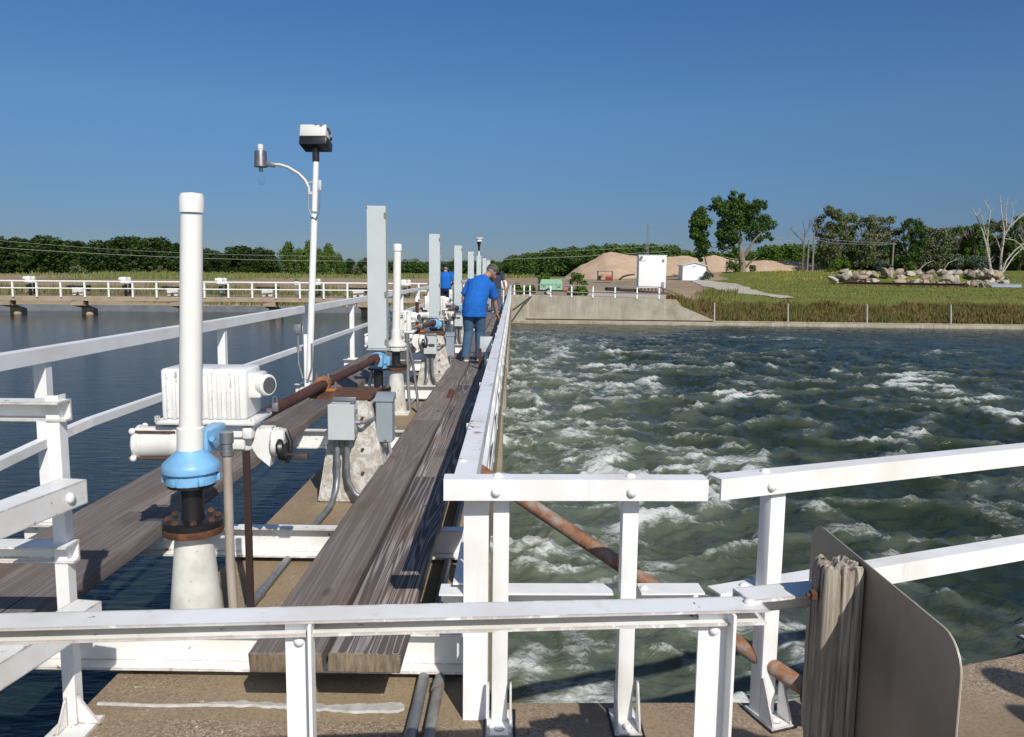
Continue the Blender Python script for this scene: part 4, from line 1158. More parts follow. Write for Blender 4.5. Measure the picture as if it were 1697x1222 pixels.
rip = WK.noise(WK.co((1, 1.6, 1)), 7, 6, 0.62, 0.4)
rip2 = WK.noise(WK.co((1, 1.8, 1)), 1.6, 4, 0.6, 0.6)
hh = WK.math('ADD', rip, WK.math('MULTIPLY', rip2, 2.0))
bmp = WK.bump(hh, 0.55, 0.05)
WK.b.inputs['IOR'].default_value = 1.33
RAP = WK.set(c, WK.math('MULTIPLY_ADD', mask, 0.6, 0.13), 0, bmp, 0.32)
rv = np_mesh('rapids_water', np.stack([X, Y, WZ + h], -1).reshape(-1, 3), grid_faces(len(xs), len(ys)), RAP, attrs={'foam': foam.ravel(), 'aer': aer.ravel()}, smooth=True)
tag(rv, kind='structure')
# still pool on the left
WK = NT('still_water')
rip = WK.noise(WK.co((0.8, 2.6, 1)), 2.6, 6, 0.6, 0.3)
rip2 = WK.noise(WK.co((0.5, 1.6, 1)), 0.5, 3, 0.5)
bmp = WK.bump(WK.math('ADD', rip, WK.math('MULTIPLY', rip2, 0.8)), 0.5, 0.045)
WK.b.inputs['IOR'].default_value = 1.33
PK = WK.set((0.013, 0.022, 0.018), 0.07, 0, bmp, 0.36)
xs = np.linspace(-160, -1.71, 60); ys = np.concatenate([np.linspace(-30, 59.5, 60)])
X, Y = np.meshgrid(xs, ys)
tag(np_mesh('pool_water', np.stack([X, np.minimum(Y, 59.6 + (X + 4) * .0945 * (X > -60) ), X * 0 - 1.62], -1).reshape(-1, 3), grid_faces(60, 60), PK, smooth=True), kind='structure')

# ================================================================= right bank
WALLC = m_concrete('abutment_concrete', (0.40, 0.365, 0.295), (0.29, 0.255, 0.195), 0.0, st=0.25, wet=-1.75)
t = empty('abutment_wall', (5, 50.2, -1.6), 'long beige concrete abutment wall with a sloping right end across the rapids', 'retaining wall')
tl, tr, br_ = P(870, 488.5, 50.0), P(1100, 495.5, 50.0), P(1182, 531, 50.0)
z0 = -1.6
b = MB()
poly = [(0.75, z0), (br_.x, z0), (br_.x, br_.z + .03), (tr.x, tr.z), (0.75, tl.z + .02)]
b.prism(poly, 0.35, Matrix.Translation((0, 50.35, 0)) @ Matrix.Rotation(R(90), 4, 'X'))
b.build('front_wall', WALLC, t, world=True)
b = MB(); b.box((0.05, 50.0, -0.77), (1.38, 0.9, 1.66))
b.build('end_block', WALLC, t, world=True)
t = empty('bank_kerb', (30, 49.8, -1.9), 'low concrete kerb running along the far waterline of the rapids', 'kerb')
b = MB(); b.box((36, 49.75, -1.72), (72.6, 0.62, 0.42), bev=0.03)
b.box((36, 50.03, -1.47), (72.6, 0.06, 0.06))
b.build('kerb', m_concrete('kerb_concrete', (0.42, 0.37, 0.29), (0.28, 0.24, 0.17), 0.0, st=0.4, wet=-1.72), t, world=True)

t = empty('abutment_railing', (5, 50.0, 0.0), 'white two rail fence on top of the abutment wall across the rapids', 'railing')
tops = []
for px in (852.3, 868.4, 878.3, 912.4, 947.3, 982.7, 1019.2, 1055.7, 1092.3):
    py = 491 + (px - 850) * 0.021
    a = P(px, py, 49.95); q = P(px, py - 20.2, 49.95)
    b = MB(); b.box(((a.x), 49.98, (a.z + q.z) / 2), (0.085, 0.06, q.z - a.z)); b.build('post', WHITE_CLEAN, t, world=True)
    tops.append(q)
b = MB(); b.bar(tops[0] + Vector((-.3, 0, 0.02)), tops[-1] + Vector((.1, 0, 0.02)), RECT(0.06, 0.055)); b.build('top_rail', GALV, t, world=True)
b = MB(); b.bar(tops[0] + Vector((-.3, 0, -0.42)), tops[-1] + Vector((.1, 0, -0.42)), RECT(0.05, 0.05)); b.build('middle_rail', GALV, t, world=True)
b = MB(); b.tube([tops[-1], P(1125, 488, 53.5)], 0.03, 8); b.build('end_brace', GALV, t, world=True)
b = MB(); b.tube([P(850, 514, 47), P(868, 501, 49), P(882, 490, 50.2)], 0.05, 8)
tag(b.build('anchor_pipe', m_plain('dark_iron', (0.06, 0.055, 0.05), 0.7)), 'thin dark pipe leaning from the dam end onto the abutment wall', 'pipe')
for i, (px, y0, y1) in enumerate(((1184, 502, 531), (1306, 503, 533), (1437, 504, 535), (1576, 505, 536))):
    a, q = P(px, y1, 50.12), P(px, y0, 50.12)
    b = MB(); b.tube([a - Vector((0, 0, .1)), q], 0.045, 8)
    tag(b.build('marker_post', m_plain('grey_post_paint', (0.46, 0.46, 0.45), 0.6)), ['thin grey post on the kerb at the foot of the sloping wall', 'second thin grey post along the kerb from the sloping wall', 'third thin grey post along the kerb from the sloping wall', 'rightmost thin grey post on the kerb before the weeds'][i], 'post', 'thin posts along the kerb')

# white equipment hut on legs
g0 = P(1081, 484, 66)
t = empty('equipment_hut', g0, 'tall white windowless equipment hut on short legs behind the abutment railing', 'hut')
rot = Matrix.Rotation(R(-3.0), 3, 'Z')
HUTW = m_plain('hut_white_paint', (0.80, 0.80, 0.79), 0.5, 0, 0.05, 1, 0.02)
b = MB(); b.box((0, 0.85, 1.66), (2.25, 1.75, 2.68), rot, bev=0.02); b.build('body', HUTW, t)
b = MB(); b.box((0, 0.85, 3.02), (2.33, 1.83, 0.06), rot); b.build('roof', HUTW, t)
for sx in np.linspace(-0.95, 0.95, 7):
    b = MB(); b.box((sx * .98, 0.1, 0.1), (0.1, 0.1, 0.42)); b.build('leg', m_plain('dark_leg', (0.05, 0.05, 0.05), 0.8), t)
b = MB(); b.cyl((-1.0, -0.02, 2.85), (-0.98, -0.2, 2.82), 0.1, 12); b.cyl((-1.0, -0.1, 2.65), (-0.55, -0.1, 2.64), 0.02, 6); b.build('wall_lamp', STEEL, t)
b = MB(); b.cyl((0.78, -0.02, 2.6), (0.84, -0.16, 2.62), 0.1, 12); b.build('vent_hood', GALV, t)
b = MB(); b.box((0.85, -0.14, 0.62), (0.2, 0.12, 0.45)); b.build('meter_box', GREYBOX2, t)
b = MB(); b.box((-0.3, 0.2, 0.15), (2.0, 0.3, 0.3)); b.box((-1.5, 0.5, 0.15), (1.2, 0.8, 0.5), Matrix.Rotation(.2, 3, 'Z'), bev=0.1)
tag(b.build('dark_crates', m_plain('dark_tarp', (0.03, 0.025, 0.022), 0.9, 0, .4, 2, .3), None, origin=(0, 0, 0)), 'low dark tarp covered heap beside the legs of the white hut', 'tarp heap').location = P(1046, 485, 66.5)
# lattice mast behind it
mb_ = P(1071, 470, 74)
t = empty('antenna_mast', mb_, 'slim lattice antenna mast rising behind the white hut', 'antenna mast')
b = MB(); H_ = P(1072, 371, 74).z - mb_.z
leg = [(0.11, 0), (-0.06, 0.1), (-0.06, -0.1)]
for lx, ly in leg: b.cyl((lx, ly, 0), (lx * .8, ly * .8, H_), 0.022, 6)
n_ = 18
for i in range(n_):
    for j in range(3):
        a, q = leg[j], leg[(j + 1) % 3]
        b.cyl((a[0], a[1], H_ * i / n_), (q[0], q[1], H_ * (i + 1) / n_), 0.012, 5)
b.build('lattice', GALV, t)
b = MB(); b.cyl((0.0, 0, H_ - 0.05), (0.5, 0, H_ - 0.05), 0.015, 6)
for i in range(5): b.cyl((0.1 + .1 * i, 0, H_ - 0.2), (0.1 + .1 * i, 0, H_ + 0.1), 0.008, 5)
b.build('yagi_antenna', GALV, t)
for sx in (-0.5, 0.5):
    b = MB(); b.cyl((0, 0, H_ * .42), (sx, 0.2, H_ * .42 - 0.9), 0.014, 5); b.build('brace', GALV, t)
# small shed with gable front
g0 = P(1150, 464.0, 98)
t = empty('garden_shed', g0, 'small white shed with a low gable roof at the top of the gravel path', 'shed')
W2, Hh, D_ = 1.42, 1.72, 2.6
b = MB(); b.prism([(-W2, -0.2), (W2, -0.2), (W2, Hh), (0, Hh + 0.34), (-W2, Hh)], D_, Matrix.Translation((0, D_, 0)) @ Matrix.Rotation(R(90), 4, 'X')); b.build('walls', HUTW, t)
b = MB()
for s_ in (-1, 1):
    b.prism([(0, Hh + 0.36), (s_ * (W2 + 0.2), Hh - 0.02), (s_ * (W2 + 0.2), Hh + 0.06), (0, Hh + 0.45)], D_ + 0.3, Matrix.Translation((0, D_ + 0.15, 0)) @ Matrix.Rotation(R(90), 4, 'X'))
b.build('roof', m_plain('pale_roof', (0.55, 0.57, 0.62), 0.6), t)
b = MB(); b.box((0, -0.03, Hh - 0.05), (0.22, 0.05, 0.16)); b.build('gable_vent', GREYBOX2, t)
b = MB(); b.box((1.46, 0.0, 0.85), (0.2, 0.25, 0.5)); b.build('meter', GREYBOX, t)
b = MB(); b.prism([(0.3, -0.1), (1.2, -0.1), (1.2, 0.45), (0.7, 0.45)], 0.3, Matrix.Translation((0, -0.05, 0)) @ Matrix.Rotation(R(90), 4, 'X')); b.build('step_box', GREYBOX2, t)

# green compressor trailer
g0 = P(911, 491, 53.5)
t = empty('compressor_trailer', g0, 'pale green towable compressor with louvred hood parked behind the abutment railing', 'compressor')
GRN = m_plain('pale_green_paint', (0.26, 0.47, 0.30), 0.45, 0, 0.1, 3, .02)
b = MB(); b.prism([(-0.68, 0.42), (0.85, 0.42), (0.85, 0.85), (0.80, 1.13), (-0.58, 1.13), (-0.68, 0.85)], 0.95, Matrix.Translation((0, 0.95, 0)) @ Matrix.Rotation(R(90), 4, 'X')); b.build('hood', GRN, t)
b = MB(); b.box((0.05, 0.45, 0.36), (1.75, 0.95, 0.1)); b.build('chassis', BLACK, t)
b = MB(); b.box((-0.72, 0.45, 0.78), (0.10, 0.85, 0.68)); b.build('radiator_end', BLACK, t)
b = MB()
for z in (0.62, 0.70, 0.78): b.box((-0.42, -0.008, z), (0.28, 0.02, 0.035))
for x in (-0.1, 0.45): b.box((x, -0.006, 0.72), (0.012, 0.02, 0.5))
b.box((0.62, -0.006, 0.62), (0.2, 0.02, 0.1)); b.build('louvres', m_plain('dark_green', (0.08, 0.15, 0.1), 0.6), t)
for s_ in (-0.08, 0.85):
    b = MB(); b.lathe([(0, -0.09), (0.2, -0.09), (0.27, -0.05), (0.27, 0.05), (0.2, 0.09), (0, 0.09)], (-0.1, s_, 0.26), Matrix.Rotation(R(90), 3, 'X'), 18)
    wq = b.build('wheel', m_plain('tyre_rubber', (0.02, 0.02, 0.02), 0.9), t)
    b = MB(); b.lathe([(0, -0.1), (0.13, -0.1), (0.13, 0.1), (0, 0.1)], (-0.1, s_, 0.26), Matrix.Rotation(R(90), 3, 'X'), 14); b.build('rim', GREYBOX, wq)
b = MB(); b.tube([(0.9, 0.45, 0.34), (1.9, 0.45, 0.26)], 0.05, 8); b.tube([(1.75, 0.45, 0.28), (1.75, 0.45, 0.0)], 0.035, 8); b.build('tow_bar', BLACK, t)
b = MB(); b.box((1.05, 0.2, 0.48), (0.36, 0.3, 0.24), bev=0.02); b.build('red_jerrycan', m_plain('faded_red', (0.42, 0.12, 0.07), 0.5), t)
# red pump engine in a frame
g0 = P(1003, 464, 92)
t = empty('pump_engine', g0, 'red engine and yellow tank inside a dark frame at the foot of the sand pile', 'pump engine')
b = MB()
for sx in (-0.85, 0.85):
    for sy in (0, 0.8): b.box((sx, sy, 0.45), (0.06, 0.06, 1.1))
b.box((0, 0.0, 0.98), (1.76, 0.06, 0.06)); b.box((0, 0.8, 0.98), (1.76, 0.06, 0.06)); b.box((0, 0.4, -0.06), (1.8, 0.9, 0.08)); b.box((-0.85, .4, .98), (.06, .8, .06)); b.box((.85, .4, .98), (.06, .8, .06))
b.build('frame', m_plain('dark_frame', (0.05, 0.04, 0.05), 0.7), t)
RED = m_plain('red_paint', (0.40, 0.03, 0.03), 0.45)
b = MB(); b.box((0.45, 0.3, 0.22), (0.75, 0.5, 0.45), bev=0.06); b.cyl((0.1, 0.2, 0.3), (0.75, 0.2, 0.3), 0.2, 12); b.build('engine', RED, t)
b = MB(); b.cyl((-0.3, 0.3, 0.2), (-0.3, 0.3, 0.6), 0.2, 12); b.build('tank', m_plain('dull_yellow', (0.35, 0.26, 0.08), 0.5), t)
b = MB(); b.box((-0.65, 0.3, 0.25), (0.3, 0.4, 0.5), bev=.04); b.build('battery_case', BLACK, t)
b = MB(); b.tube([P(1026, 464, 90), P(1032, 459, 90), P(1042, 456, 90), P(1052, 455, 90)], 0.10, 8)
tag(b.build('suction_hose', BLACK), 'black suction hose curving at the foot of the sand pile left of the white hut', 'hose')
b = MB(); b.box((0, 0, 0.0), (11.5, 0.25, 0.3), bev=.03)
o = b.build('steel_beam', m_rust('brown_steel', [(0.05, 0.02, 0.015), (0.12, 0.05, 0.035)], 5), None, origin=(0, 0, 0)); o.location = P(985, 487, 61)
tag(o, 'long flat rust brown steel section lying on the ground behind the compressor', 'steel beam')

# sand pile
crest_px = [(928, 466), (945, 452), (960, 441), (985, 429), (1000, 420), (1010, 417.5), (1025, 419), (1045, 423), (1070, 425), (1100, 426), (1128, 424), (1140, 423.5), (1155, 428), (1175, 424), (1185, 423), (1200, 427), (1222, 433), (1245, 432), (1262, 431.5), (1290, 433), (1320, 434), (1350, 437), (1366, 446)]
cw = [P(a, q, 124) for a, q in crest_px]
cxs = np.array([c_.x for c_ in cw]); czs = np.array([c_.z for c_ in cw])
xs = np.linspace(cxs[0] - 3, cxs[-1] + 3, 220); us = np.linspace(-1, 1, 44)
Xg, U = np.meshgrid(xs, us)
gz = landz(Xg, Xg * 0 + 118)
cz = np.interp(Xg, cxs, czs)
hgt = np.maximum(cz - gz, 0) * sstep(0, 2.5, Xg - xs[0]) * sstep(0, 2.5, xs[-1] - Xg)
prof_ = np.clip(1 - np.abs(U) ** 1.15, 0, 1)
Yg = 124 + U * (4 + 1.45 * hgt) + 0.8 * fbm(Xg * .2, U * 2, 2, 4)
Zg = gz - 0.3 + (hgt + 0.3) * prof_ + 0.16 * fbm(Xg * .5, Yg * .5, 4, 9) * prof_
SK = NT('pile_sand')
n1 = SK.noise(SK.co((1, 1, .35)), 0.9, 6, 0.65, .6); n2 = SK.noise(SK.co(), 5, 5, 0.7)
c = SK.mix(SK.ramp(n1, [(0.35, 0), (0.68, 1)]), (0.50, 0.37, 0.26), (0.40, 0.285, 0.195))
c = SK.mix(SK.ramp(n2, [(0.56, 0), (0.72, 0.4)]), c, (0.29, 0.205, 0.14))
sp = np_mesh('sand_pile', np.stack([Xg, Yg, Zg], -1).reshape(-1, 3), grid_faces(220, 44), SK.set(c, 0.95, 0, SK.bump(n2, .7, .12), .1), smooth=True)
tag(sp, 'long tan heap of sand with a rounded peak behind the white hut and shed', 'sand pile')

# ---- broken rocks, beam and culvert pipe on the grass at right
ROCK = []
RM = [NT('rock_%s' % q) for q in ('pale', 'tan', 'dull')]
for k_, (a, q) in zip(RM, (((0.47, 0.43, 0.36), (0.33, 0.28, 0.22)), ((0.40, 0.32, 0.235), (0.24, 0.185, 0.13)), ((0.32, 0.27, 0.21), (0.17, 0.135, 0.10)))):
    n1 = k_.noise(k_.co(rnd=9), 2.2, 6, .7)
    k_.set(k_.mix(k_.ramp(n1, [(.35, 0), (.68, 1)]), a, q), .92, 0, k_.bump(n1, .8, .1), .15)
for i in range(9):
    rs = np.random.RandomState(40 + i)
    b = MB()
    for _ in range(16):
        d = rs.randn(3); d /= np.linalg.norm(d)
        b.bm.verts.new(Vector((d[0] * .62, d[1] * .5, d[2] * .42)) * (0.75 + .4 * rs.rand()))
    bmesh.ops.convex_hull(b.bm, input=b.bm.verts[:])
    bmesh.ops.bevel(b.bm, geom=b.bm.edges[:], offset=0.025, segments=1, affect='EDGES')
    me_o = b.build('rock', RM[i % 3].m, None, ang=20, origin=(0, 0, 0))
    ROCK.append(me_o)
used = set()
def rock(px, py, d, s, label, sq=1.0):
    i = random.randrange(9)
    if i not in used: o = ROCK[i]; used.add(i)
    else: o = ROCK[i].copy(); COL.objects.link(o)
    o.location = P(px, py, d); o.location.z = max(o.location.z, float(groundz(o.location.x, o.location.y)) + .18 * s)
    o.scale = (s * random.uniform(.85, 1.25), s * random.uniform(.8, 1.2), s * sq * random.uniform(.8, 1.15))
    o.rotation_euler = (random.uniform(-.5, .5), random.uniform(-.5, .5), random.uniform(0, 6.3))
    tag(o, label, 'rock', 'broken rocks heaped on the grass')
LB = 'one of the pale broken rocks heaped on the grass bank'
for (px, py, s) in ((1382, 464, 0.95), (1403, 456, 1.3), (1412, 462, 1.0)): rock(px, py, 79, s, LB)
for i in range(120):
    px = random.uniform(1375, 1668)
    f_ = (px - 1375) / 293
    py = 471 - 18 * random.random() ** 1.1 + f_ * 4
    d = 78 + (470 - py) * 0.55 + random.uniform(-.5, .5)
    if 1450 < px < 1500 and py > 460: continue
    rock(px, py, d, random.uniform(0.4, 0.95), LB)
for i in range(75):
    px = random.uniform(1392, 1662)
    rock(px, random.uniform(451, 463), random.uniform(80, 84.5), random.uniform(.55, 1.15), LB)
for (px, py, s) in ((1490, 467, 1.25), (1515, 469, 1.0), (1572, 461, 1.3), (1584, 463, 1.0), (1487, 460, .6), (1430, 460, 1.0), (1535, 468, 0.9), (1418, 458, .9)): rock(px, py, 78.5, s, LB)
rock(1512, 454, 84, 0.9, 'pale rounded rock sitting highest in the middle of the heap')
rock(1648, 463, 84, 1.9, 'largest boulder at the right end of the rock heap', 0.9)
rock(1628, 465, 82, 1.5, 'wide tan boulder leaning against the largest boulder', 0.9)
for i in range(9):
    if i not in used: bpy.data.objects.remove(ROCK[i])
a, q = P(1396, 471, 75.5), P(1600, 480, 74)
a.z = max(a.z, float(groundz(a.x, a.y)) + .3); q.z = max(q.z, float(groundz(q.x, q.y)) + .3)
b = MB(); b.bar(a, q, [(-.2, .13), (.2, .13), (.2, .09), (.03, .09), (.03, -.09), (.2, -.09), (.2, -.13), (-.2, -.13), (-.2, -.09), (-.03, -.09), (-.03, .09), (-.2, .09)])
tag(b.build('steel_girder', m_rust('dark_brown_steel', [(0.05, 0.022, 0.018), (0.10, 0.045, 0.035)], 4)), 'long dark brown steel girder lying on grass in front of the rock heap', 'girder')
b = MB(); a = P(1692, 477, 75); b.lathe([(0.34, 0), (0.36, 0), (0.36, 3), (0.34, 3)], a, Matrix.Rotation(R(65), 3, 'Z') @ Matrix.Rotation(R(90), 3, 'X') @ Matrix.Rotation(R(180), 3, 'X'), 20)
tag(b.build('culvert_pipe', m_plain('galvanised_culvert', (0.34, 0.38, 0.42), 0.4, .4)), 'short bluish culvert pipe lying on the grass at the right edge', 'pipe')

# ---- power poles and wires
PW = m_plain('pole_wood', (0.24, 0.20, 0.165), 0.85, 0, .3, 3, .2)
def pole(px, y0, y1, d, r, label, group=None):
    a, q = P(px, y0, d), P(px, y1, d)
    t = empty('utility_pole', a, label, 'utility pole', group)
    b = MB(); b.tube([(0, 0, -.4), (0, 0, q.z - a.z)], [r, r * .75], 8); b.build('pole', PW, t)
    return t, q.z - a.z
t, h_ = pole(1346, 449, 390, 108, 0.15, 'tallest utility pole of the cluster left of the grey trees', 'utility poles')
b = MB(); b.box((0, 0, h_ - .35), (1.4, .12, .12)); b.build('crossarm', PW, t)
pole(1337.5, 449, 398, 108, 0.13, 'middle one of three utility poles close together'); pole(1329.5, 449, 402, 108, 0.13, 'left one of three utility poles close together')
t, h_ = pole(1478, 447, 402, 106, 0.14, 'lone utility pole standing above the rock heap')
b = MB(); b.box((0, 0, h_ - .2), (.7, .1, .1)); b.build('crossarm', PW, t)
t, h_ = pole(-120, 458, 385, 108, 0.14, 'utility pole beyond the left edge carrying the long wires')
def wire(pts, r, label):
    b = MB(); b.tube(pts, r, 5)
    tag(b.build('power_line', m_plain('wire_grey', (0.30, 0.30, 0.29), .5)), label, 'wire')
from bisect import bisect
def spl(P_, n=60):
    P_ = np.array(P_, float); xs_ = np.linspace(P_[0, 0], P_[-1, 0], n)
    co_ = np.polyfit(P_[:, 0], P_[:, 1], 3); return [(x, float(np.polyval(co_, x))) for x in xs_]
wire([P(x, y_, 107.5) for x, y_ in spl([(-120, 402), (0, 411), (130, 418), (303, 427), (430, 431), (620, 434), (823, 430), (1036, 420.5), (1200, 409.5), (1322, 398), (1346, 395)])], 0.026, 'lower of the two long wires crossing before the trees')
wire([P(x, y_, 107.9) for x, y_ in spl([(-120, 388), (0, 398), (81, 405), (303, 418), (600, 427), (750, 425), (918, 416.5), (1036, 410), (1200, 400), (1346, 391)])], 0.018, 'upper thinner of the two long wires crossing before the trees')
wire([P(x, y_, d_) for x, y_, d_ in ((1346, 393, 108), (1380, 398, 107), (1420, 401, 107), (1478, 403, 106))], 0.022, 'short wire between the tallest pole and the lone pole')
wire([P(x, y_, d_) for x, y_, d_ in ((1346, 396, 108), (1380, 403, 107), (1420, 405, 107), (1478, 405, 106))], 0.022, 'lower short wire between the tallest pole and the lone pole')

# ================================================================= canal bridge on the left
HB0 = P(-330, 0, 50.3); HB0.z = 0
def hb(px, py, off=0.0):
    """point on the near face of the canal bridge"""
    d = 50.3 + 3.0 * (px + 100) / 800 + off
    return P(px, py, d)
ytop = lambda px: 464.2 + 0.0072 * px
t = empty('canal_bridge', hb(300, 495), 'low concrete bridge crossing the far end of the still pool on the left', 'bridge')
CB = m_concrete('bridge_concrete', (0.40, 0.32, 0.235), (0.30, 0.235, 0.165), 0.0, st=.25)
b = MB(); b.bar(hb(-300, ytop(-300) + 25.5, .45), hb(712, ytop(712) + 25.5, .45), RECT(0.9, 0.30)); b.build('deck', CB, t, world=True)
for px in (-155, 0, 122, 287, 441, 597, 700):
    a = hb(px, ytop(px) + 33.0); bt = a.z
    for_ = MB()
    for_.prism([(-.05, bt), (.62, bt), (.62, bt - .32), (1.55, -1.35), (1.55, -1.9), (.95, -1.9), (-.05, bt - .3)][0:3] + [(1.75, -1.30), (1.75, -1.95), (1.2, -1.95), (1.2, -1.2), (-.05, bt - .32)], 0.8, Matrix.Translation((a.x - .2, a.y + 0.05, 0)) @ Matrix(((0, 0, 1, 0), (1, 0, 0, 0), (0, 1, 0, 0), (0, 0, 0, 1))))
    pr = for_.build('pier', CB, t, world=True)
    for_ = MB(); for_.lathe([(0, 0.12), (.2, .09), (.27, 0), (.27, -.3), (0, -.3)], (a.x + .45, a.y + 1.0, -1.56), n=14); for_.build('pier_nose', CB, pr, world=True)
for px, s_ in ((287, '1'), (441, 'C')):
    cu = bpy.data.curves.new('mark', 'FONT'); cu.body = s_; cu.size = 0.62 if s_ == 'C' else 0.5; cu.extrude = 0.004; cu.align_x = 'CENTER'; cu.align_y = 'CENTER'
    o = bpy.data.objects.new('tmp', cu); COL.objects.link(o)
    me = bpy.data.meshes.new_from_object(o.evaluated_get(bpy.context.evaluated_depsgraph_get())); bpy.data.objects.remove(o)
    m_ = m_plain('faded_red_mark', (0.36, 0.09, 0.07), .8, 0, .4, 8)
    me.materials.clear(); me.materials.append(m_)
    me.transform(Matrix.Rotation(R(90), 4, 'X'))
    o = bpy.data.objects.new('painted_mark', me); COL.objects.link(o); o.parent = t
    o.location = hb(px - 3, ytop(px) + (30 if s_ == '1' else 30.5)) + Vector((0, -.012, -.0)) - root_loc(t)
t2 = empty('bridge_railing', hb(300, 492), 'white two rail fence along the canal bridge on the left', 'railing')
for name, dy, r in (('top_rail', 0, .045), ('middle_rail', 12.0, .04)):
    b = MB(); b.bar(hb(-300, ytop(-300) + dy, -.06), hb(708, ytop(708) + dy, -.06), RECT(.06, r * 1.6)); b.build(name, WHITE_CLEAN, t2, world=True)
px = 22.0 - 7 * 40.1
sp_ = 40.1
while px < 705:
    a, q = hb(px, ytop(px) + 27.5, -.06), hb(px, ytop(px), -.06)
    b = MB(); b.box(((a.x + q.x) / 2, a.y - .03, (a.z + q.z) / 2), (.11, .07, q.z - a.z)); b.build('post', WHITE_CLEAN, t2, world=True)
    px += sp_; sp_ -= 0.035
b = MB(); b.bar(hb(-300, ytop(-300) + 22.5, .85), hb(712, ytop(712) + 22.5, .85), RECT(.05, .05)); tag(b.build('cable_tray', GALV), 'thin grey pipe along the back of the canal bridge deck', 'pipe')
# head wall behind
b = MB(); p0, p1 = hb(-320, 507, 4.0), hb(760, 507, 4.0)
b.bar((p0.x, p0.y + 1, -1.18), (p1.x, p1.y + 1, -1.18), RECT(.4, .9))
tag(b.build('head_wall', m_plain('blue_grey_wall', (0.16, 0.18, 0.20), .8, 0, .35, 1.2, .2)), 'low blue grey wall at the waterline behind the canal bridge', 'wall')
# small hoists on the bridge
def mini(px, label):
    o_ = hb(px, ytop(px) + 25.5, .45)
    t = empty('canal_hoist', o_, label, 'gate hoist', 'small white hoists on the canal bridge')
    t.scale = (.8, .8, .88)
    b = MB(); b.box((0, 0, .45), (.16, .16, .9)); b.lathe([(0, .25), (.3, .25), (.3, .30), (0, .3)], (0.1, 0, 0), n=12); b.build('stand', BLACK if px % 2 else GALV, t)
    b = MB(); b.box((-.12, 0, 1.25), (.42, .34, .36), bev=.05); b.cyl((-.3, 0, 1.26), (-.5, 0, 1.28), .13, 12); b.box((-.05, 0, 1.02), (.6, .4, .1), bev=.03); b.build('actuator', WHITE_MACH, t)
    b = MB(); b.lathe([(0, -.26), (.18, -.26), (.2, -.1), (.2, .12), (.12, .2), (0, .22)], (.28, 0, 1.22), n=16); b.build('motor', CAST, t)
    b = MB(); b.box((.33, .05, .55), (.16, .16, .8)); b.box((-.02, -.18, .72), (.3, .2, .2), bev=.04); b.build('gear_leg', BLACK, t)
    b = MB(); b.box((-.2, -.1, .2), (.9, .2, .05)); b.build('base_bar', RUST, t)
    for dx in (-3.1, 3.1):
        pass
    return t
for i, px in enumerate((51, 209, 368, 523, 672)):
    mini(px, ['leftmost small white hoist on the canal bridge', 'second small white hoist from the left on the canal bridge', 'small white hoist on the canal bridge just right of the tall white pipe', 'small white hoist behind the slim lamp post on the canal bridge', 'pair of small white motor heads right of the nearest tall grey box'][i])
for i, px in enumerate((133, 289, 445, 595)):
    o_ = hb(px, ytop(px) + 24.0, .5)
    t = empty('gear_stand', o_, ['low off white gear stand between the two leftmost canal hoists', 'low off white gear stand above the red mark on the canal bridge', 'low off white gear stand above the red letter C', 'low off white gear stand left of the nearest tall grey box'][i], 'gear stand', 'gear stands on the canal bridge')
    b = MB(); b.prism([(-.34, 0), (-.15, 0), (0, .25), (.12, 0), (.34, 0), (.36, .5), (-.36, .5)], .3, Matrix.Rotation(R(90), 4, 'X')); b.build('bracket', CAST, t)
    b = MB(); b.box((-.55, 0, .55), (.3, .3, .16), bev=.03); b.box((.55, 0, .45), (.16, .2, .4)); b.cyl((-.8, -.1, .56), (.8, -.1, .56), .05, 8); b.build('bearing', BLACK, t)
o_ = hb(492, 475, 1.0)
t = empty('warning_sign', hb(492, 489, 1.0), 'small yellow and white warning sign with a black top on the canal bridge', 'sign')
zt = hb(492, 463.5, 1.0).z - root_loc(t).z
b = MB(); b.box((0, 0, zt * .5), (.06, .04, zt)); b.build('stake', GALV, t)
b = MB(); b.box((0, -.03, zt - .2), (.27, .02, .36)); b.build('panel', m_plain('cream_sign', (.7, .62, .42), .5), t)
b = MB(); b.box((0, -.044, zt - .06), (.27, .008, .09)); b.box((0, -.044, zt - .22), (.2, .006, .09), ); b.build('sign_marks', m_plain('sign_black', (.05, .04, .03), .6), t)

# ================================================================= vegetation
rng = np.random.RandomState(21)
def leaves(centres, radii, n_each, size, flat=0.75, shell=0.55, drop=0.0):
    """leaf sized quads scattered through clumps"""
    V = []
    for c_, r_, n_ in zip(centres, radii, n_each):
        d = rng.randn(n_, 3); d /= np.linalg.norm(d, axis=1)[:, None]
        rad = (shell + (1 - shell) * rng.rand(n_) ** 0.6)
        r3 = np.array(r_) if np.ndim(r_) else np.array([r_, r_, r_ * flat])
        p = np.array(c_) + d * rad[:, None] * r3
        nrm = d * 0.8 + rng.randn(n_, 3) * 0.6 + np.array([0, 0, .25]); nrm /= np.linalg.norm(nrm, axis=1)[:, None]
        a = np.cross(nrm, rng.randn(n_, 3)); a /= np.linalg.norm(a, axis=1)[:, None]
        q = np.cross(nrm, a)
        s = size * (0.6 + 0.8 * rng.rand(n_))[:, None]
        V.append(np.stack([p - a * s * .5, p + q * s * .32, p + a * s * .5, p - q * s * .32], 1))
    V = np.concatenate(V).reshape(-1, 3)
    return V, np.arange(len(V)).reshape(-1, 4)

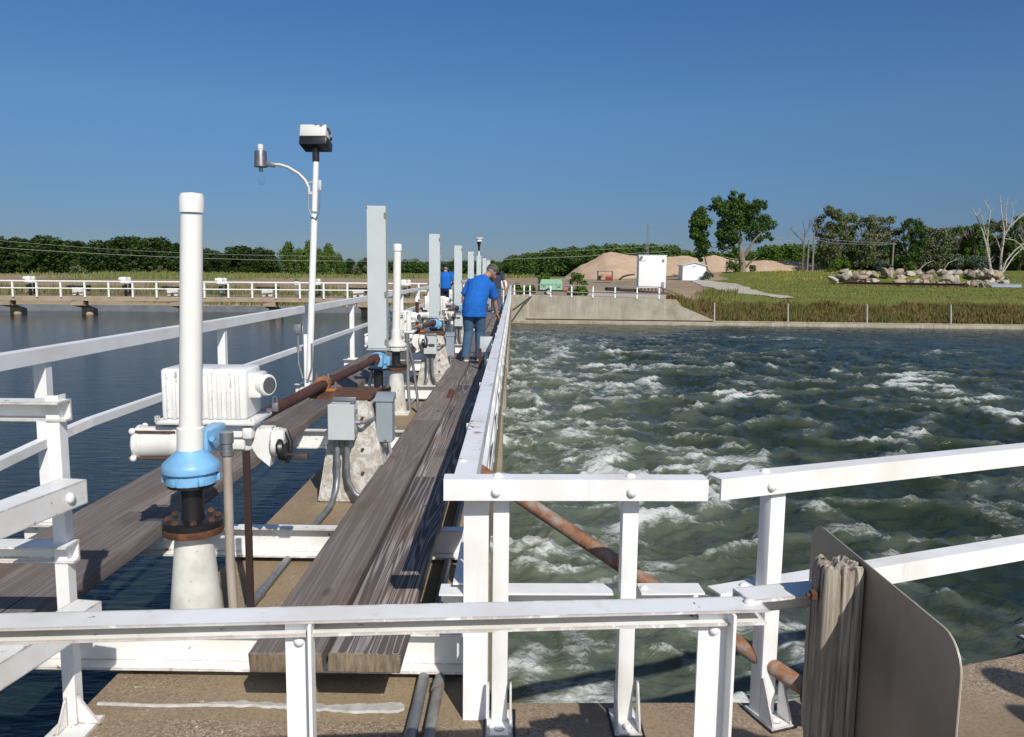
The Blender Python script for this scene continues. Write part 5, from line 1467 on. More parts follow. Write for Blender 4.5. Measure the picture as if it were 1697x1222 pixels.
L_FAR = m_leaf('deep_green_leaves', [(0.018, 0.033, 0.011), (0.040, 0.068, 0.020), (0.073, 0.116, 0.031)], .15)
BARK = m_plain('grey_brown_bark', (0.16, 0.125, 0.095), .9, 0, .45, 5, .5)
PALEBARK = m_plain('bleached_dead_wood', (0.46, 0.41, 0.36), .85, 0, .3, 5, .3)
L_DARK = m_leaf('dark_green_leaves', [(0.034, 0.066, 0.018), (0.070, 0.124, 0.031), (0.116, 0.186, 0.047)], .2)
L_MID = m_leaf('mid_green_leaves', [(0.049, 0.092, 0.019), (0.096, 0.164, 0.030), (0.158, 0.232, 0.049)], .25)
L_OLIVE = m_leaf('grey_green_leaves', [(0.083, 0.100, 0.047), (0.141, 0.163, 0.074), (0.217, 0.230, 0.117)], .2)
L_SAGE = m_leaf('silver_green_leaves', [(0.094, 0.125, 0.090), (0.138, 0.175, 0.125), (0.188, 0.225, 0.163)], .2)
L_BRIGHT = m_leaf('bright_green_leaves', [(0.058, 0.111, 0.018), (0.111, 0.182, 0.029), (0.156, 0.234, 0.039)], .3)

def limbs(b, p, d, L, r, depth, tips, spread=.6, bend=.25, rs=random):
    pts, rr = [p], [r]
    n = 4
    for i in range(n):
        d = (d + Vector((rs.uniform(-bend, bend), rs.uniform(-bend, bend), rs.uniform(-bend * .3, bend * .5)))).normalized()
        p = p + d * (L / n); pts.append(p); rr.append(r * (1 - .42 * (i + 1) / n))
    b.tube(pts, rr, 7 if r > .1 else 5)
    if depth == 0:
        tips.append(p); return
    k = rs.choice((2, 3))
    for i in range(k):
        nd = (d + Vector((rs.uniform(-spread, spread), rs.uniform(-spread, spread), rs.uniform(-.1, spread * .7)))).normalized()
        limbs(b, pts[-1] if i else pts[rs.choice((2, 3, 4))], nd, L * rs.uniform(.6, .85), rr[-1] * .8, depth - 1, tips, spread, bend, rs)

def make_tree(H, W, seed, leafm, nleaf, lsize, low=0.12, label='', group=None, cat='tree', trunks=1, bark=BARK, dens=1.0, name='tree'):
    """broad tree: trunk with limbs, crown of leaf clumps from low*H up"""
    r_ = random.Random(seed)
    t = empty(name, (0, 0, 0), label, cat, group)
    b = MB(); tips = []
    for k in range(trunks):
        limbs(b, Vector((0.25 * k, .1 * k, -.3)), Vector((r_.uniform(-.2, .2), r_.uniform(-.2, .2), 1)), H * .34, H * .022 + .03, 2, tips, rs=r_)
    b.build('trunk', bark, t)
    cs, rs_, ns = [], [], []
    nc = 30
    for i in range(nc):
        f = r_.random()
        z = H * (low + (0.93 - low) * f)
        ww = W * .5 * (math.sin(math.pi * min(1, (0.28 + .74 * f))) ** .7 if f > .12 else .75)
        a = r_.uniform(0, 6.283); q = math.sqrt(r_.random())
        rad = r_.uniform(.12, .23) * W + .1
        cs.append((math.cos(a) * ww * q * .85, math.sin(a) * ww * q * .85, z)); rs_.append(rad)
    for p in tips[:10]:
        cs.append((p.x, p.y, min(p.z, H * .93))); rs_.append(W * .13)
    vol = [x ** 2 for x in rs_]
    ns = [max(10, int(nleaf * v_ / sum(vol))) for v_ in vol]
    V, Fq = leaves(cs, rs_, ns, lsize, .85)
    np_mesh('crown', V, Fq, leafm, t)
    return t

def place(tr, px, py, d, s=1.0, label=None, first=False):
    o = tr if first else copy_tree(tr)
    o.location = P(px, py, d)
    o.location.z = float(landz(o.location.x, o.location.y)) - .05 if py is None else o.location.z
    o.rotation_euler = (0, 0, random.uniform(0, 6.28)); o.scale = (s, s, s)
    if label: o['label'] = label
    return o
def place_top(tr, px, ptop, d, H0, label, first=False, wide=1.0):
    """stand a tree of height H0 on the ground at px so that its top reaches ptop"""
    o = tr if first else copy_tree(tr)
    q = P(px, ptop, d)
    gz_ = float(landz(q.x, q.y))
    s = (q.z - gz_) / H0
    o.location = (q.x, q.y, gz_ - .05); o.scale = (s * wide, s * wide, s)
    o.rotation_euler = (0, 0, random.uniform(0, 6.28)); o['label'] = label
    return o

# left tree line
FAR = [make_tree(9, 8.5, 100 + i, m_, 3400, .60, .0, 'x', 'trees of the left tree line') for i, m_ in enumerate((L_FAR, L_MID, L_FAR, L_FAR))]
top_prof = np.array([(-60, 402), (0, 398), (40, 398), (80, 396), (120, 399), (150, 407), (180, 400), (205, 393), (232, 396), (255, 396), (280, 400), (302, 409), (345, 415), (375, 413), (400, 410), (430, 414), (450, 416), (590, 430), (615, 433)])
first = [True] * 4
xs_ = list(np.arange(-50, 620, 15.0))
for i, px in enumerate(xs_):
    if 455 < px < 575: continue
    k = (i * 7 + i // 3) % 4
    tp = float(np.interp(px, top_prof[:, 0], top_prof[:, 1])) + random.uniform(-5, 3) + (9 if i % 3 == 1 else 0)
    place_top(FAR[k], px, tp, random.uniform(188, 212) if px < 580 else 260, 9, 'leafy green tree in the tree line beyond the canal bridge on the left', first[k], random.uniform(1.2, 1.6)); first[k] = False
BUSHY = make_tree(8, 7.5, 130, L_MID, 3400, .5, .0, 'x', 'pointed trees left of the grey boxes')
for i, (px, tp) in enumerate(((478, 401), (512, 399), (545, 404), (495, 412), (528, 412), (563, 422))):
    place_top(BUSHY, px, tp, 172, 8, 'dense pointed dark green tree behind the slim lamp post', i == 0, .72)
# trees far in the middle
FARS = [make_tree(9, 9, 140 + i, L_DARK, 900, .9, .0, 'x', 'far trees in the middle distance') for i in range(2)]
for i, px in enumerate(np.arange(600, 835, 9.0)):
    place_top(FARS[i % 2], px, 431.5 + random.uniform(-2.5, 2.5), 430, 9, 'distant dark green tree on the horizon behind the grey boxes', i < 2, 1.5)
MIDP = np.array([(826, 433), (850, 425), (880, 418), (910, 413), (940, 409), (970, 406), (1000, 404), (1040, 403), (1065, 404), (1090, 406), (1110, 404), (1130, 411), (1150, 418), (1200, 418), (1250, 414), (1280, 404), (1310, 402), (1340, 406)])
MID = [make_tree(10, 9, 150 + i, m_, 3000, .62, .0, 'x', 'trees behind the sand pile') for i, m_ in enumerate((L_MID, L_DARK, L_MID))]
for i, px in enumerate(np.arange(828, 1345, 11.0)):
    tp = float(np.interp(px, MIDP[:, 0], MIDP[:, 1])) + random.uniform(-2.5, 3)
    place_top(MID[i % 3], px, tp, random.uniform(225, 255), 10, 'rounded green tree in the wooded row behind the sand pile', i < 3, random.uniform(1.15, 1.5))

# the two trees by the shed
def custom_tree(name, px, py, d, blobs, leafm, lsize, label, trunk_pts, nl, group=None, bark=BARK, extra=None):
    """blobs: (px, py, radius px) read as clumps at the tree's own distance, given their own depth"""
    base = P(px, py, d)
    t = empty(name, base, label, 'tree', group)
    b = MB()
    for pts, r0, r1 in trunk_pts:
        w_ = [P(a, q, d + e) - base for a, q, e in pts]
        b.tube(w_, [r0 + (r1 - r0) * i / (len(w_) - 1) for i in range(len(w_))], 8)
    b.build('trunk', bark, t)
    cs, rs_, ns = [], [], []
    r_ = random.Random(px)
    for a, q, r in blobs:
        rad = r / F * d
        c_ = P(a, q, d) - base
        for _ in range(5):
            cs.append((c_.x + r_.uniform(-.7, .7) * rad, r_.uniform(-1.3, 1.3) * rad + c_.y, c_.z + r_.uniform(-.7, .7) * rad)); rs_.append(rad * r_.uniform(.6, 1.15))
    v_ = [x ** 2 for x in rs_]
    ns = [max(8, int(nl * x / sum(v_))) for x in v_]
    V, Fq = leaves(cs, rs_, ns, lsize, .8, .25)
    np_mesh('crown', V, Fq, leafm, t)
    if extra: extra(t, base)
    return t
custom_tree('slender_tree', 1172, 452, 103, [(1162, 352, 9), (1154, 358, 10), (1168, 362, 9), (1150, 370, 10), (1160, 372, 12), (1168, 372, 8), (1148, 379, 7), (1158, 386, 10), (1164, 394, 10), (1152, 390, 7), (1166, 404, 9), (1158, 402, 7), (1170, 408, 7), (1162, 412, 7), (1160, 424, 6), (1166, 420, 6), (1162, 431, 4)], L_DARK, .34,
            'slender tree with a narrow leaning column of dark leaves beside the small shed', [([(1174, 452, 0), (1170, 436, 0), (1167, 420, 0), (1163, 395, 0), (1160, 365, 0)], .12, .04)], 4200)
custom_tree('cottonwood_tree', 1229, 452, 105, [(1190, 336, 10), (1200, 340, 11), (1186, 345, 7), (1213, 332, 9), (1215, 322, 5), (1208, 348, 14), (1193, 352, 9), (1230, 334, 9), (1228, 326, 5), (1222, 348, 14), (1238, 342, 8), (1252, 341, 9), (1262, 340, 7), (1256, 335, 5), (1248, 352, 11), (1233, 360, 14), (1212, 364, 14), (1260, 362, 9), (1272, 366, 8), (1278, 374, 7), (1266, 378, 9), (1250, 374, 12), (1230, 378, 13), (1208, 382, 13), (1196, 374, 7), (1190, 385, 7), (1196, 393, 8), (1208, 398, 11), (1222, 392, 10), (1246, 388, 9), (1260, 392, 7), (1272, 388, 6), (1200, 410, 8), (1214, 410, 7), (1193, 404, 6), (1276, 398, 4), (1252, 398, 6)], L_DARK, .30,
            'tall broad cottonwood with a pale forked trunk standing left of the poles',
            [([(1230, 455, 0), (1230, 436, 0), (1228, 420, 0)], .50, .42), ([(1228, 424, 0), (1227, 405, 0), (1228, 385, .5), (1230, 365, 1), (1238, 348, 1)], .30, .06), ([(1234, 424, 0), (1243, 410, -.4), (1250, 398, -.6), (1262, 385, -.8)], .26, .08),
             ([(1232, 447, 0), (1242, 436, -.6), (1254, 427, -1.0)], .20, .07), ([(1226, 420, 0), (1216, 408, .6), (1205, 395, 1)], .16, .05), ([(1228, 432, 0), (1208, 428, 0), (1194, 425, .5)], .10, .03)], 12500, bark=m_plain('pale_split_bark', (0.25, 0.19, 0.145), .9, 0, .4, 3, .5))
# shrubs
def shrub(px, py, d, w, h, m_, label, group='shrubs on the bank', n=900, ls=.22):
    base = P(px, py, d)
    t = empty('shrub', base, label, 'shrub', group)
    b = MB()
    for i in range(4): b.tube([(0, 0, -.2), (random.uniform(-.3, .3) * w, random.uniform(-.3, .3) * w, h * .7)], [.04, .015], 5)
    b.build('stems', BARK, t)
    cs, rr = [], []
    for i in range(11):
        a = random.uniform(0, 6.28); q = math.sqrt(random.random())
        z = random.uniform(.15, .8) * h
        cs.append((math.cos(a) * q * w * .42, math.sin(a) * q * w * .42, z)); rr.append(random.uniform(.18, .28) * min(w, h) + .05)
    V, Fq = leaves(cs, rr, [n // 11] * 11, ls, .9, .3)
    np_mesh('foliage', V, Fq, m_, t)
shrub(1216, 455, 104, 2.0, 2.1, L_DARK, 'dark green shrub at the left foot of the broad cottonwood')
shrub(1245, 451, 105, 1.3, .9, L_OLIVE, 'small grey green shrub at the right foot of the broad cottonwood')
shrub(1174, 462, 97, 1.4, 1.0, L_SAGE, 'silvery shrub right beside the small white shed')
shrub(1384, 448, 101, 2.0, 1.5, L_BRIGHT, 'bright green shrub left of its twin before the grey trees')
shrub(1401, 448, 101, 1.7, 1.3, L_BRIGHT, 'bright green shrub right of its twin before the grey trees')
shrub(1461, 449, 98, 2.6, 1.3, L_SAGE, 'low wide silvery shrub left of the lone utility pole')
shrub(1622, 448, 100, 3.0, 2.3, L_SAGE, 'large silvery shrub left of the bleached dead tree')
shrub(1587, 450, 100, 1.6, 2.6, L_SAGE, 'tall narrow silvery shrub behind the rock heap')
shrub(1510, 452, 96, 1.3, .9, L_BRIGHT, 'small green shrub growing behind the rock heap')
shrub(900, 467, 86, 1.3, 1.0, L_MID, 'green bush to the left of the bare sand slope', n=500); shrub(956, 473, 75, 1.7, 1.2, L_MID, 'green bush right of the compressor', n=600)
shrub(962, 488, 56, 3.2, .7, L_BRIGHT, 'wide low green weeds right of the compressor behind the railing'); shrub(872, 488, 52.3, 1.6, .8, L_BRIGHT, 'low green weeds left of the compressor behind the railing')
for px, h in ((130, .7), (262, .8), (600, .5)):
    shrub(px, 455, 175, 5, 2.0, L_OLIVE, 'low grey green thicket in front of the left tree line', 'thickets before the left tree line', 700, .4)

# right hand trees: thin grey crowns with bare twigs
def thin_tree(px, py, d, ptop, wpx, seed, leafm, label, nl=2600, twig=True):
    base = P(px, py, d); H = P(px, ptop, d).z - base.z; W = wpx / F * d
    r_ = random.Random(seed)
    t = empty('thin_tree', base, label, 'tree', 'trees behind the rock heap')
    b = MB(); tips = []
    for k in range(r_.choice((2, 2, 3))):
        limbs(b, Vector((.3 * k - .3, 0, -.3)), Vector((r_.uniform(-.35, .35), r_.uniform(-.3, .3), 1)), H * .36, .17, 2, tips, .65, .25, r_)
    b.build('trunk', BARK, t)
    b = MB()
    for p in tips:
        for _ in range(4):
            q = p + Vector((r_.uniform(-.8, .8), r_.uniform(-.8, .8), r_.uniform(.2, 1.6)))
            if q.z < H * 1.04: b.tube([p, (p + q) / 2 + Vector((r_.uniform(-.1, .1), 0, 0)), q], [.035, .022, .01], 4)
    if twig and len(b.bm.verts): b.build('twigs', m_plain('grey_twigs', (0.24, 0.20, 0.17), .9), t)
    cs, rr = [], []
    for i in range(52):
        f = r_.random(); a = r_.uniform(0, 6.28); q = math.sqrt(r_.random())
        ww = W * .5 * (.6 + .4 * math.sin(math.pi * f))
        cs.append((math.cos(a) * q * ww, math.sin(a) * q * ww, H * (.08 + .86 * f))); rr.append(r_.uniform(.09, .17) * W + .12)
    v_ = [x ** 2 for x in rr]
    V, Fq = leaves(cs, rr, [max(6, int(1.6 * nl * x / sum(v_))) for x in v_], .30, .8, .15)
    np_mesh('crown', V, Fq, leafm, t)
thin_tree(1372, 447, 116, 341, 52, 1, L_OLIVE, 'tall grey green tree just right of the utility pole cluster', 3600)
thin_tree(1398, 447, 118, 346, 46, 2, L_MID, 'tall greener tree second from the utility pole cluster', 2900)
thin_tree(1428, 447, 116, 356, 50, 3, L_OLIVE, 'sparse grey topped tree above the silvery low shrub', 2200)
thin_tree(1458, 447, 119, 358, 50, 4, L_OLIVE, 'grey green tree left of the lone utility pole', 2600)
thin_tree(1502, 447, 117, 358, 48, 5, L_DARK, 'dark tree right of the lone utility pole', 3000)
thin_tree(1528, 447, 120, 372, 42, 6, L_OLIVE, 'lower grey green tree right of the dark tree behind the rocks', 2300)
thin_tree(1556, 447, 118, 378, 46, 7, L_OLIVE, 'brownish bare topped tree behind the middle of the rock heap', 1800)
thin_tree(1590, 447, 121, 374, 46, 8, L_MID, 'green tree behind the tall narrow silvery shrub', 3000)
thin_tree(1618, 447, 119, 368, 44, 9, L_MID, 'green tree left behind the bleached dead tree', 3000)
thin_tree(1652, 447, 121, 362, 48, 10, L_OLIVE, 'grey green tree right behind the bleached dead tree', 2800)
thin_tree(1690, 447, 117, 352, 52, 11, L_MID, 'green tree cut by the right edge of the picture', 3400)
thin_tree(1735, 447, 119, 350, 52, 12, L_MID, 'green tree just beyond the right edge of the picture', 2500)
# dark undergrowth row between them
UG = make_tree(5, 6, 300, L_DARK, 1700, .42, .0, 'x', 'undergrowth behind the rock heap', 'bush', name='undergrowth_bush')
for i, px in enumerate(np.arange(1350, 1740, 19.0)):
    place_top(UG, px, random.uniform(405, 420) if px < 1540 else random.uniform(392, 412), 126, 5, 'dark undergrowth bush between the trunks behind the rock heap', i == 0, 1.1)

def dead_tree(px, py, d, strokes, label, mat_=None):
    base = P(px, py, d)
    t = empty('dead_tree', base, label, 'tree', 'bare dead trees')
    b = MB(); bt = MB()
    for pts, r0, r1 in strokes:
        w_ = [P(a, q, d + e) - base for a, q, e in pts]
        b.tube(w_, [r0 + (r1 - r0) * i / (len(w_) - 1) for i in range(len(w_))], 7)
        for i in range(1, len(w_)):
            for _ in range(3):
                a = w_[i - 1].lerp(w_[i], random.random())
                q = a + Vector((random.uniform(-.9, .9), random.uniform(-.6, .6), random.uniform(.3, 1.3))) * (.7 if r1 < .06 else .5)
                bt.tube([a, q], [r1 * .6 + .008, .008], 4)
    b.build('trunk', mat_ or PALEBARK, t); bt.build('twigs', mat_ or PALEBARK, t)
dead_tree(1658, 449, 99, [([(1642, 448, 0), (1638, 425, 0), (1634, 405, 0), (1629, 385, 0), (1620, 362, 0), (1610, 344, 0)], .15, .05), ([(1642, 445, 0), (1640, 420, .5), (1636, 400, .5), (1638, 375, .5), (1641, 350, .5), (1631, 333, .5)], .13, .04), ([(1634, 390, 0), (1628, 365, -.4), (1622, 345, -.4)], .07, .03)],
          'bleached bare dead tree with two white stems above the right rocks')
dead_tree(1665, 449, 98, [([(1658, 450, 0), (1659, 425, 0), (1663, 400, 0), (1664, 380, 0), (1659, 350, 0), (1658, 325, 0)], .15, .04), ([(1663, 398, 0), (1668, 378, .5), (1667, 350, .5), (1670, 328, .5)], .10, .03), ([(1664, 392, 0), (1674, 375, -.4), (1688, 362, -.4), (1699, 352, -.4)], .11, .05), ([(1660, 420, 0), (1654, 402, .3), (1648, 390, .3)], .06, .02), ([(1675, 372, 0), (1680, 350, 0), (1676, 333, 0)], .05, .02)],
          'bleached bare dead tree forking wide at the right edge')
dead_tree(1685, 449, 97, [([(1660, 452, 0), (1668, 432, 0), (1682, 415, 0), (1698, 403, 0)], .10, .06), ([(1662, 452, 0), (1680, 425, .4), (1699, 408, .4)], .09, .05), ([(1705, 425, 0), (1690, 405, 0), (1680, 398, 0), (1662, 395, 0)], .07, .03), ([(1702, 410, 0), (1694, 398, 0), (1688, 388, 0)], .05, .02)],
          'fallen bleached branches crossing at the right edge behind the boulder')
dead_tree(1320, 449, 107, [([(1331, 449, 0), (1332, 420, 0), (1330, 400, 0), (1318, 388, 0), (1308, 378, 0)], .09, .03), ([(1331, 410, 0), (1334, 385, 0), (1330, 362, 0)], .07, .02), ([(1333, 395, 0), (1342, 375, .3), (1343, 358, .3)], .06, .02)],
          'bare twiggy dead tree among the three utility poles', BARK)
dead_tree(1500, 449, 95, [([(1520, 450, 0), (1535, 437, 0), (1548, 432, 0)], .04, .02), ([(1562, 450, 0), (1572, 436, 0), (1588, 429, 0)], .04, .02)], 'fallen bare boughs behind the middle of the rock heap')

# weeds on the kerb slope and grass on the bank
def blades(name, n, region, hmin, hmax, wd, m_, label, lean=.25):
    x = region[0] + (region[1] - region[0]) * rng.rand(n)
    y = region[2] + (region[3] - region[2]) * rng.rand(n) ** region[4]
    z = groundz(x, y) - .02
    if len(region) > 5:
        k = region[5](x, y); x, y, z = x[k], y[k], z[k]; n = len(x)
    clump = .35 + 1.15 * np.clip(fbm(x * .55, y * .55, 4, 5) + .5, 0, 1)
    h = (hmin + (hmax - hmin) * rng.rand(n)) * clump
    a = rng.rand(n) * 6.283
    dx, dy = np.cos(a), np.sin(a)
    w_ = wd * (.6 + .8 * rng.rand(n))
    lx, ly = (rng.rand(n) - .5) * 2 * lean * h, (rng.rand(n) - .5) * 2 * lean * h
    V = np.stack([np.stack([x - dx * w_, y - dy * w_, z], 1), np.stack([x + dx * w_, y + dy * w_, z], 1),
                  np.stack([x + lx * .5 + dx * w_ * .7, y + ly * .5 + dy * w_ * .7, z + h * .6], 1), np.stack([x + lx, y + ly, z + h], 1)], 1).reshape(-1, 3)
    o = np_mesh(name, V, np.arange(n * 4).reshape(-1, 4), m_)
    tag(o, label, 'grass', kind='stuff')
def m_blade(name, green, brown, thr):
    k = NT(name)
    g = k.n('NewGeometry')
    n1 = k.noise(k.co(), .55, 4, .65)
    f = k.math('ADD', k.math('MULTIPLY', g.outputs['Random Per Island'], .35), k.math('MULTIPLY', n1, 1.0))
    c = k.mix(k.ramp(f, [(thr - .12, 0), (thr + .12, 1)]), green, brown)
    c = k.mix(k.math('MULTIPLY', g.outputs['Random Per Island'], .6), c, tuple(x * .45 for x in green))
    k.l(c, k.b.inputs['Base Color']); k.b.inputs['Roughness'].default_value = .8; k.b.inputs['Specular IOR Level'].default_value = .15
    return k.m
blades('bank_weeds', 42000, (10.3, 45, 50.3, 53.6, 1.0, lambda x, y: (y - 50.3) > -0.2 + 3.2 * (1 - sstep(9.6, 12.6, x))), .18, .5, .028, m_blade('brown_green_weeds', (0.12, 0.14, 0.032), (0.25, 0.155, 0.072), .62), 'tall brown and green weeds covering the slope behind the kerb')
blades('bank_grass', 75000, (12, 62, 53.4, 104, .8, lambda x, y: x > 12.0 + (y - 51) * .30 + 1.2 * pn(x * .35, y * .35, 3) + .3), .04, .16, .035, m_blade('mown_bank_grass', (0.17, 0.215, 0.045), (0.28, 0.24, 0.085), .66), 'green mown grass over the bank in front of the rock heap')
blades('yellow_flowers', 900, (30, 46, 92, 106, 1.0), .16, .28, .04, m_plain('yellow_bloom', (0.40, 0.32, 0.03), .8), 'yellow flowering weeds on the crest of the grass bank', .1)
blades('shore_grass', 12000, (-46, -3, 57.0, 60.5, 1.2), .2, .75, .05, m_blade('shore_blades', (0.10, 0.14, 0.03), (0.30, 0.24, 0.12), .60), 'green and straw coloured grass along the shore behind the canal bridge')
blades('flat_grass', 12000, (-90, 4, 118, 185, .7, lambda x, y: fbm(x * .035, y * .07, 4, 8) > -.18), .3, .8, .12, m_blade('flat_blades', (0.13, 0.18, 0.04), (0.30, 0.26, 0.13), .68), 'rough grass on the flat in front of the left tree line')
blades('edge_grass', 2600, (12.0, 30, 52.6, 70, 1.0, lambda x, y: np.abs(x - (12.6 + (y - 51) * .30)) < 1.6), .15, .5, .035, m_blade('edge_blades', (0.10, 0.14, 0.025), (0.17, 0.13, 0.05), .62), 'ragged grass along the edge of the gravel pad')

# ================================================================= people
SKIN = m_plain('sunned_skin', (0.42, 0.20, 0.125), .55, 0, .15, 8, .05)
def fuse(mb_, name, m_, parent, vox, smooth_it=6):
    o = mb_.build(name, m_, parent, smooth=True)
    md = o.modifiers.new('r', 'REMESH'); md.mode = 'VOXEL'; md.voxel_size = vox
    ms = o.modifiers.new('s', 'SMOOTH'); ms.factor = .5; ms.iterations = smooth_it
    dg = bpy.context.evaluated_depsgraph_get()
    me = bpy.data.meshes.new_from_object(o.evaluated_get(dg))
    o.modifiers.clear(); old = o.data; o.data = me; bpy.data.meshes.remove(old)
    me.shade_smooth()
    if not me.materials: me.materials.append(m_)
    return o

def person(loc, rz, J, label, shirt, trousers, cap, hair, shoe, camo=False, belt=None):
    """J: joint positions in the person's own frame (x right, y forward, z up)"""
    t = empty('person', loc, label, 'person', rz=rz)
    V3 = lambda k: Vector(J[k])
    hips = (V3('hipL') + V3('hipR')) / 2; ch = V3('chest'); nk = V3('neck'); hd = V3('head')
    fw = Vector(J.get('face', (0, 1, 0))).normalized()
    # body
    b = MB()
    sd = (V3('shR') - V3('shL')).normalized()
    b.tube([hips + Vector((0, 0, -.05)), hips + Vector((0, 0, .10)), (hips + ch) / 2, ch, nk - (nk - ch) * .28], [.15, .155, .15, .165, .10], 16, [.105, .11, .115, .115, .08], side=sd)
    b.tube([ch.lerp(nk, .6), nk, hd - (hd - nk) * .35], [.07, .058, .056], 12)
    b.ball(hd, (.076, .095, .112)); b.ball(hd + fw * .035 + Vector((0, 0, -.06)), (.055, .06, .055)); b.ball(hd + fw * .102 + Vector((0, 0, -.012)), (.014, .02, .024))
    rt = fw.cross(Vector((0, 0, 1))).normalized()
    for s_ in (-1, 1):
        b.ball(hd + rt * s_ * .078 + Vector((0, 0, -.005)), (.016, .02, .03))
        b.ball(hd + rt * s_ * .03 + fw * .078 + Vector((0, 0, .012)), (.014, .012, .01))
    for S in 'LR':
        b.tube([V3('sh' + S), V3('sh' + S).lerp(V3('el' + S), .5), V3('el' + S), V3('el' + S).lerp(V3('wr' + S), .35), V3('wr' + S)], [.062, .055, .043, .042, .028], 12)
        b.tube([V3('hip' + S), V3('hip' + S).lerp(V3('kn' + S), .5), V3('kn' + S), V3('kn' + S).lerp(V3('an' + S), .35), V3('an' + S)], [.09, .08, .056, .058, .038], 12)
        f_ = Vector(J['ft' + S]); b.tube([V3('an' + S), V3('an' + S) + Vector((0, 0, -.05)) + f_ * .3, V3('an' + S) + Vector((0, 0, -.055)) + f_], [.04, .042, .03], 10)
        # hand: palm, four fingers, thumb
        w_ = V3('wr' + S); hdn = Vector(J['hand' + S]).normalized(); side_ = Vector(J.get('palm' + S, (1, 0, 0))); side_ = (side_ - hdn * side_.dot(hdn)).normalized(); nrm = hdn.cross(side_)
        b.tube([w_ - hdn * .01, w_ + hdn * .05, w_ + hdn * .095], [.028, .042, .040], 10, [.020, .018, .014], side=side_)
        for i, ln in enumerate((.066, .078, .072, .056)):
            p = w_ + hdn * .09 + side_ * (.031 - .0205 * i)
            q = p + hdn * ln * .5 + side_ * (.006 - .004 * i); e = q + (hdn * .8 + nrm * J.get('curl', .45)).normalized() * ln * .5
            b.tube([p, q, e], [.0098, .009, .0075], 8)
        p = w_ + hdn * .035 + side_ * .036; q = p + (hdn * .6 + side_ * .7).normalized() * .035; b.tube([p, q, q + (hdn * .9 + side_ * .25 + nrm * .2).normalized() * .03], [.013, .0115, .009], 8)
    fuse(b, 'body', SKIN, t, .0075, 4)
    # shirt
    b = MB()
    hem = hips + Vector((0, 0, J.get('hem', -.12)))
    b.tube([hem, hips + Vector((0, 0, .06)), (hips + ch) / 2, ch + (nk - ch) * .1, ch + (nk - ch) * .55, nk - (nk - ch) * .08], [.205, .20, .188, .20, .15, .075], 20, [.155, .155, .15, .142, .11, .075], side=sd)
    for S in 'LR':
        a, q = V3('sh' + S), V3('el' + S)
        b.tube([a - sd * (.07 if S == 'R' else -.07), a, a.lerp(q, .45), a.lerp(q, .80)], [.06, .072, .076, .084], 14)
    fuse(b, 'shirt', shirt, t, .011, 5)
    # trousers
    b = MB()
    b.tube([hips + Vector((0, 0, .10)), hips, hips + Vector((0, 0, -.13))], [.172, .18, .172], 18, [.128, .137, .125], side=sd)
    for S in 'LR':
        a, k_, n_ = V3('hip' + S), V3('kn' + S), V3('an' + S)
        b.tube([a, a.lerp(k_, .5), k_, k_.lerp(n_, .4), n_.lerp(k_, .12), n_ + Vector((0, 0, -.045))], [.105, .098, .082, .078, .074, .078], 14)
    fuse(b, 'trousers', trousers, t, .011, 4)
    for S in 'LR':
        n_ = V3('an' + S); f_ = Vector(J['ft' + S]); g = Vector((n_.x, n_.y, .0))
        b = MB(); b.tube([g - f_ * .35 + Vector((0, 0, .045)), g + Vector((0, 0, .05)), g + f_ * .6 + Vector((0, 0, .04)), g + f_ * 1.25 + Vector((0, 0, .028))], [.036, .045, .05, .03], 12, [.045, .055, .04, .025], side=f_.cross(Vector((0, 0, 1))))
        sh = fuse(b, 'shoe', shoe[0], t, .008, 2)
        b = MB(); b.tube([g - f_ * .4 + Vector((0, 0, .011)), g + f_ * .6 + Vector((0, 0, .011)), g + f_ * 1.3 + Vector((0, 0, .011))], [.04, .054, .03], 12, .011, side=f_.cross(Vector((0, 0, 1))))
        b.build('sole', shoe[1], sh)
    up = Vector(J.get('headup', (0, 0, 1))).normalized()
    if hair:
        b = MB(); b.ball(hd - up * .005 - fw * .016, (.081, .094, .098)); fuse(b, 'hair', hair, t, .008, 1)
    if cap:
        rot = up.to_track_quat('Z', 'Y').to_matrix()
        b = MB(); prof_ = [(.100, -.03), (.104, .0), (.101, .04), (.082, .078), (.04, .098), (0, .10)]
        b.lathe(prof_, hd + up * .035 - fw * .006, rot, 22)
        c0 = hd + up * .045 + fw * .085
        b.tube([c0 - fw * .02, c0 + fw * .04 - up * .006, c0 + fw * .085 - up * .02], [.078, .07, .03], 14, .006, side=rt)
        b.build('cap', cap, t)
    if belt:
        b = MB(); b.tube([hips + Vector((0, 0, .07)), hips + Vector((0, 0, .11))], [.186, .186], 20, [.142, .142], side=sd); b.build('belt', belt, t)
    return t
BLUESHIRT = m_cloth('bright_blue_cotton', (0.016, 0.135, 0.50))
JEANS = m_cloth('faded_blue_denim', (0.065, 0.12, 0.21))
NAVY = m_cloth('navy_cloth', (0.012, 0.02, 0.05))
CK = NT('camouflage_cloth'); n1 = CK.noise(CK.co(), 26, 3, .5)
CAMO = CK.set(CK.ramp(n1, [(.40, (.03, .036, .02)), (.47, (.075, .085, .045)), (.53, (.13, .125, .08)), (.6, (.04, .05, .025))]), .9)
HAIR = m_plain('short_brown_hair', (0.06, 0.04, 0.028), .8)
GREYHAIR = m_plain('short_grey_hair', (0.22, 0.19, 0.17), .8)
TANSHOE = (m_plain('tan_suede', (.30, .23, .15), .85), m_plain('cream_sole', (.62, .56, .42), .7))
DARKSHOE = (m_plain('dark_leather', (.04, .03, .025), .6), m_plain('dark_sole', (.02, .02, .02), .8))
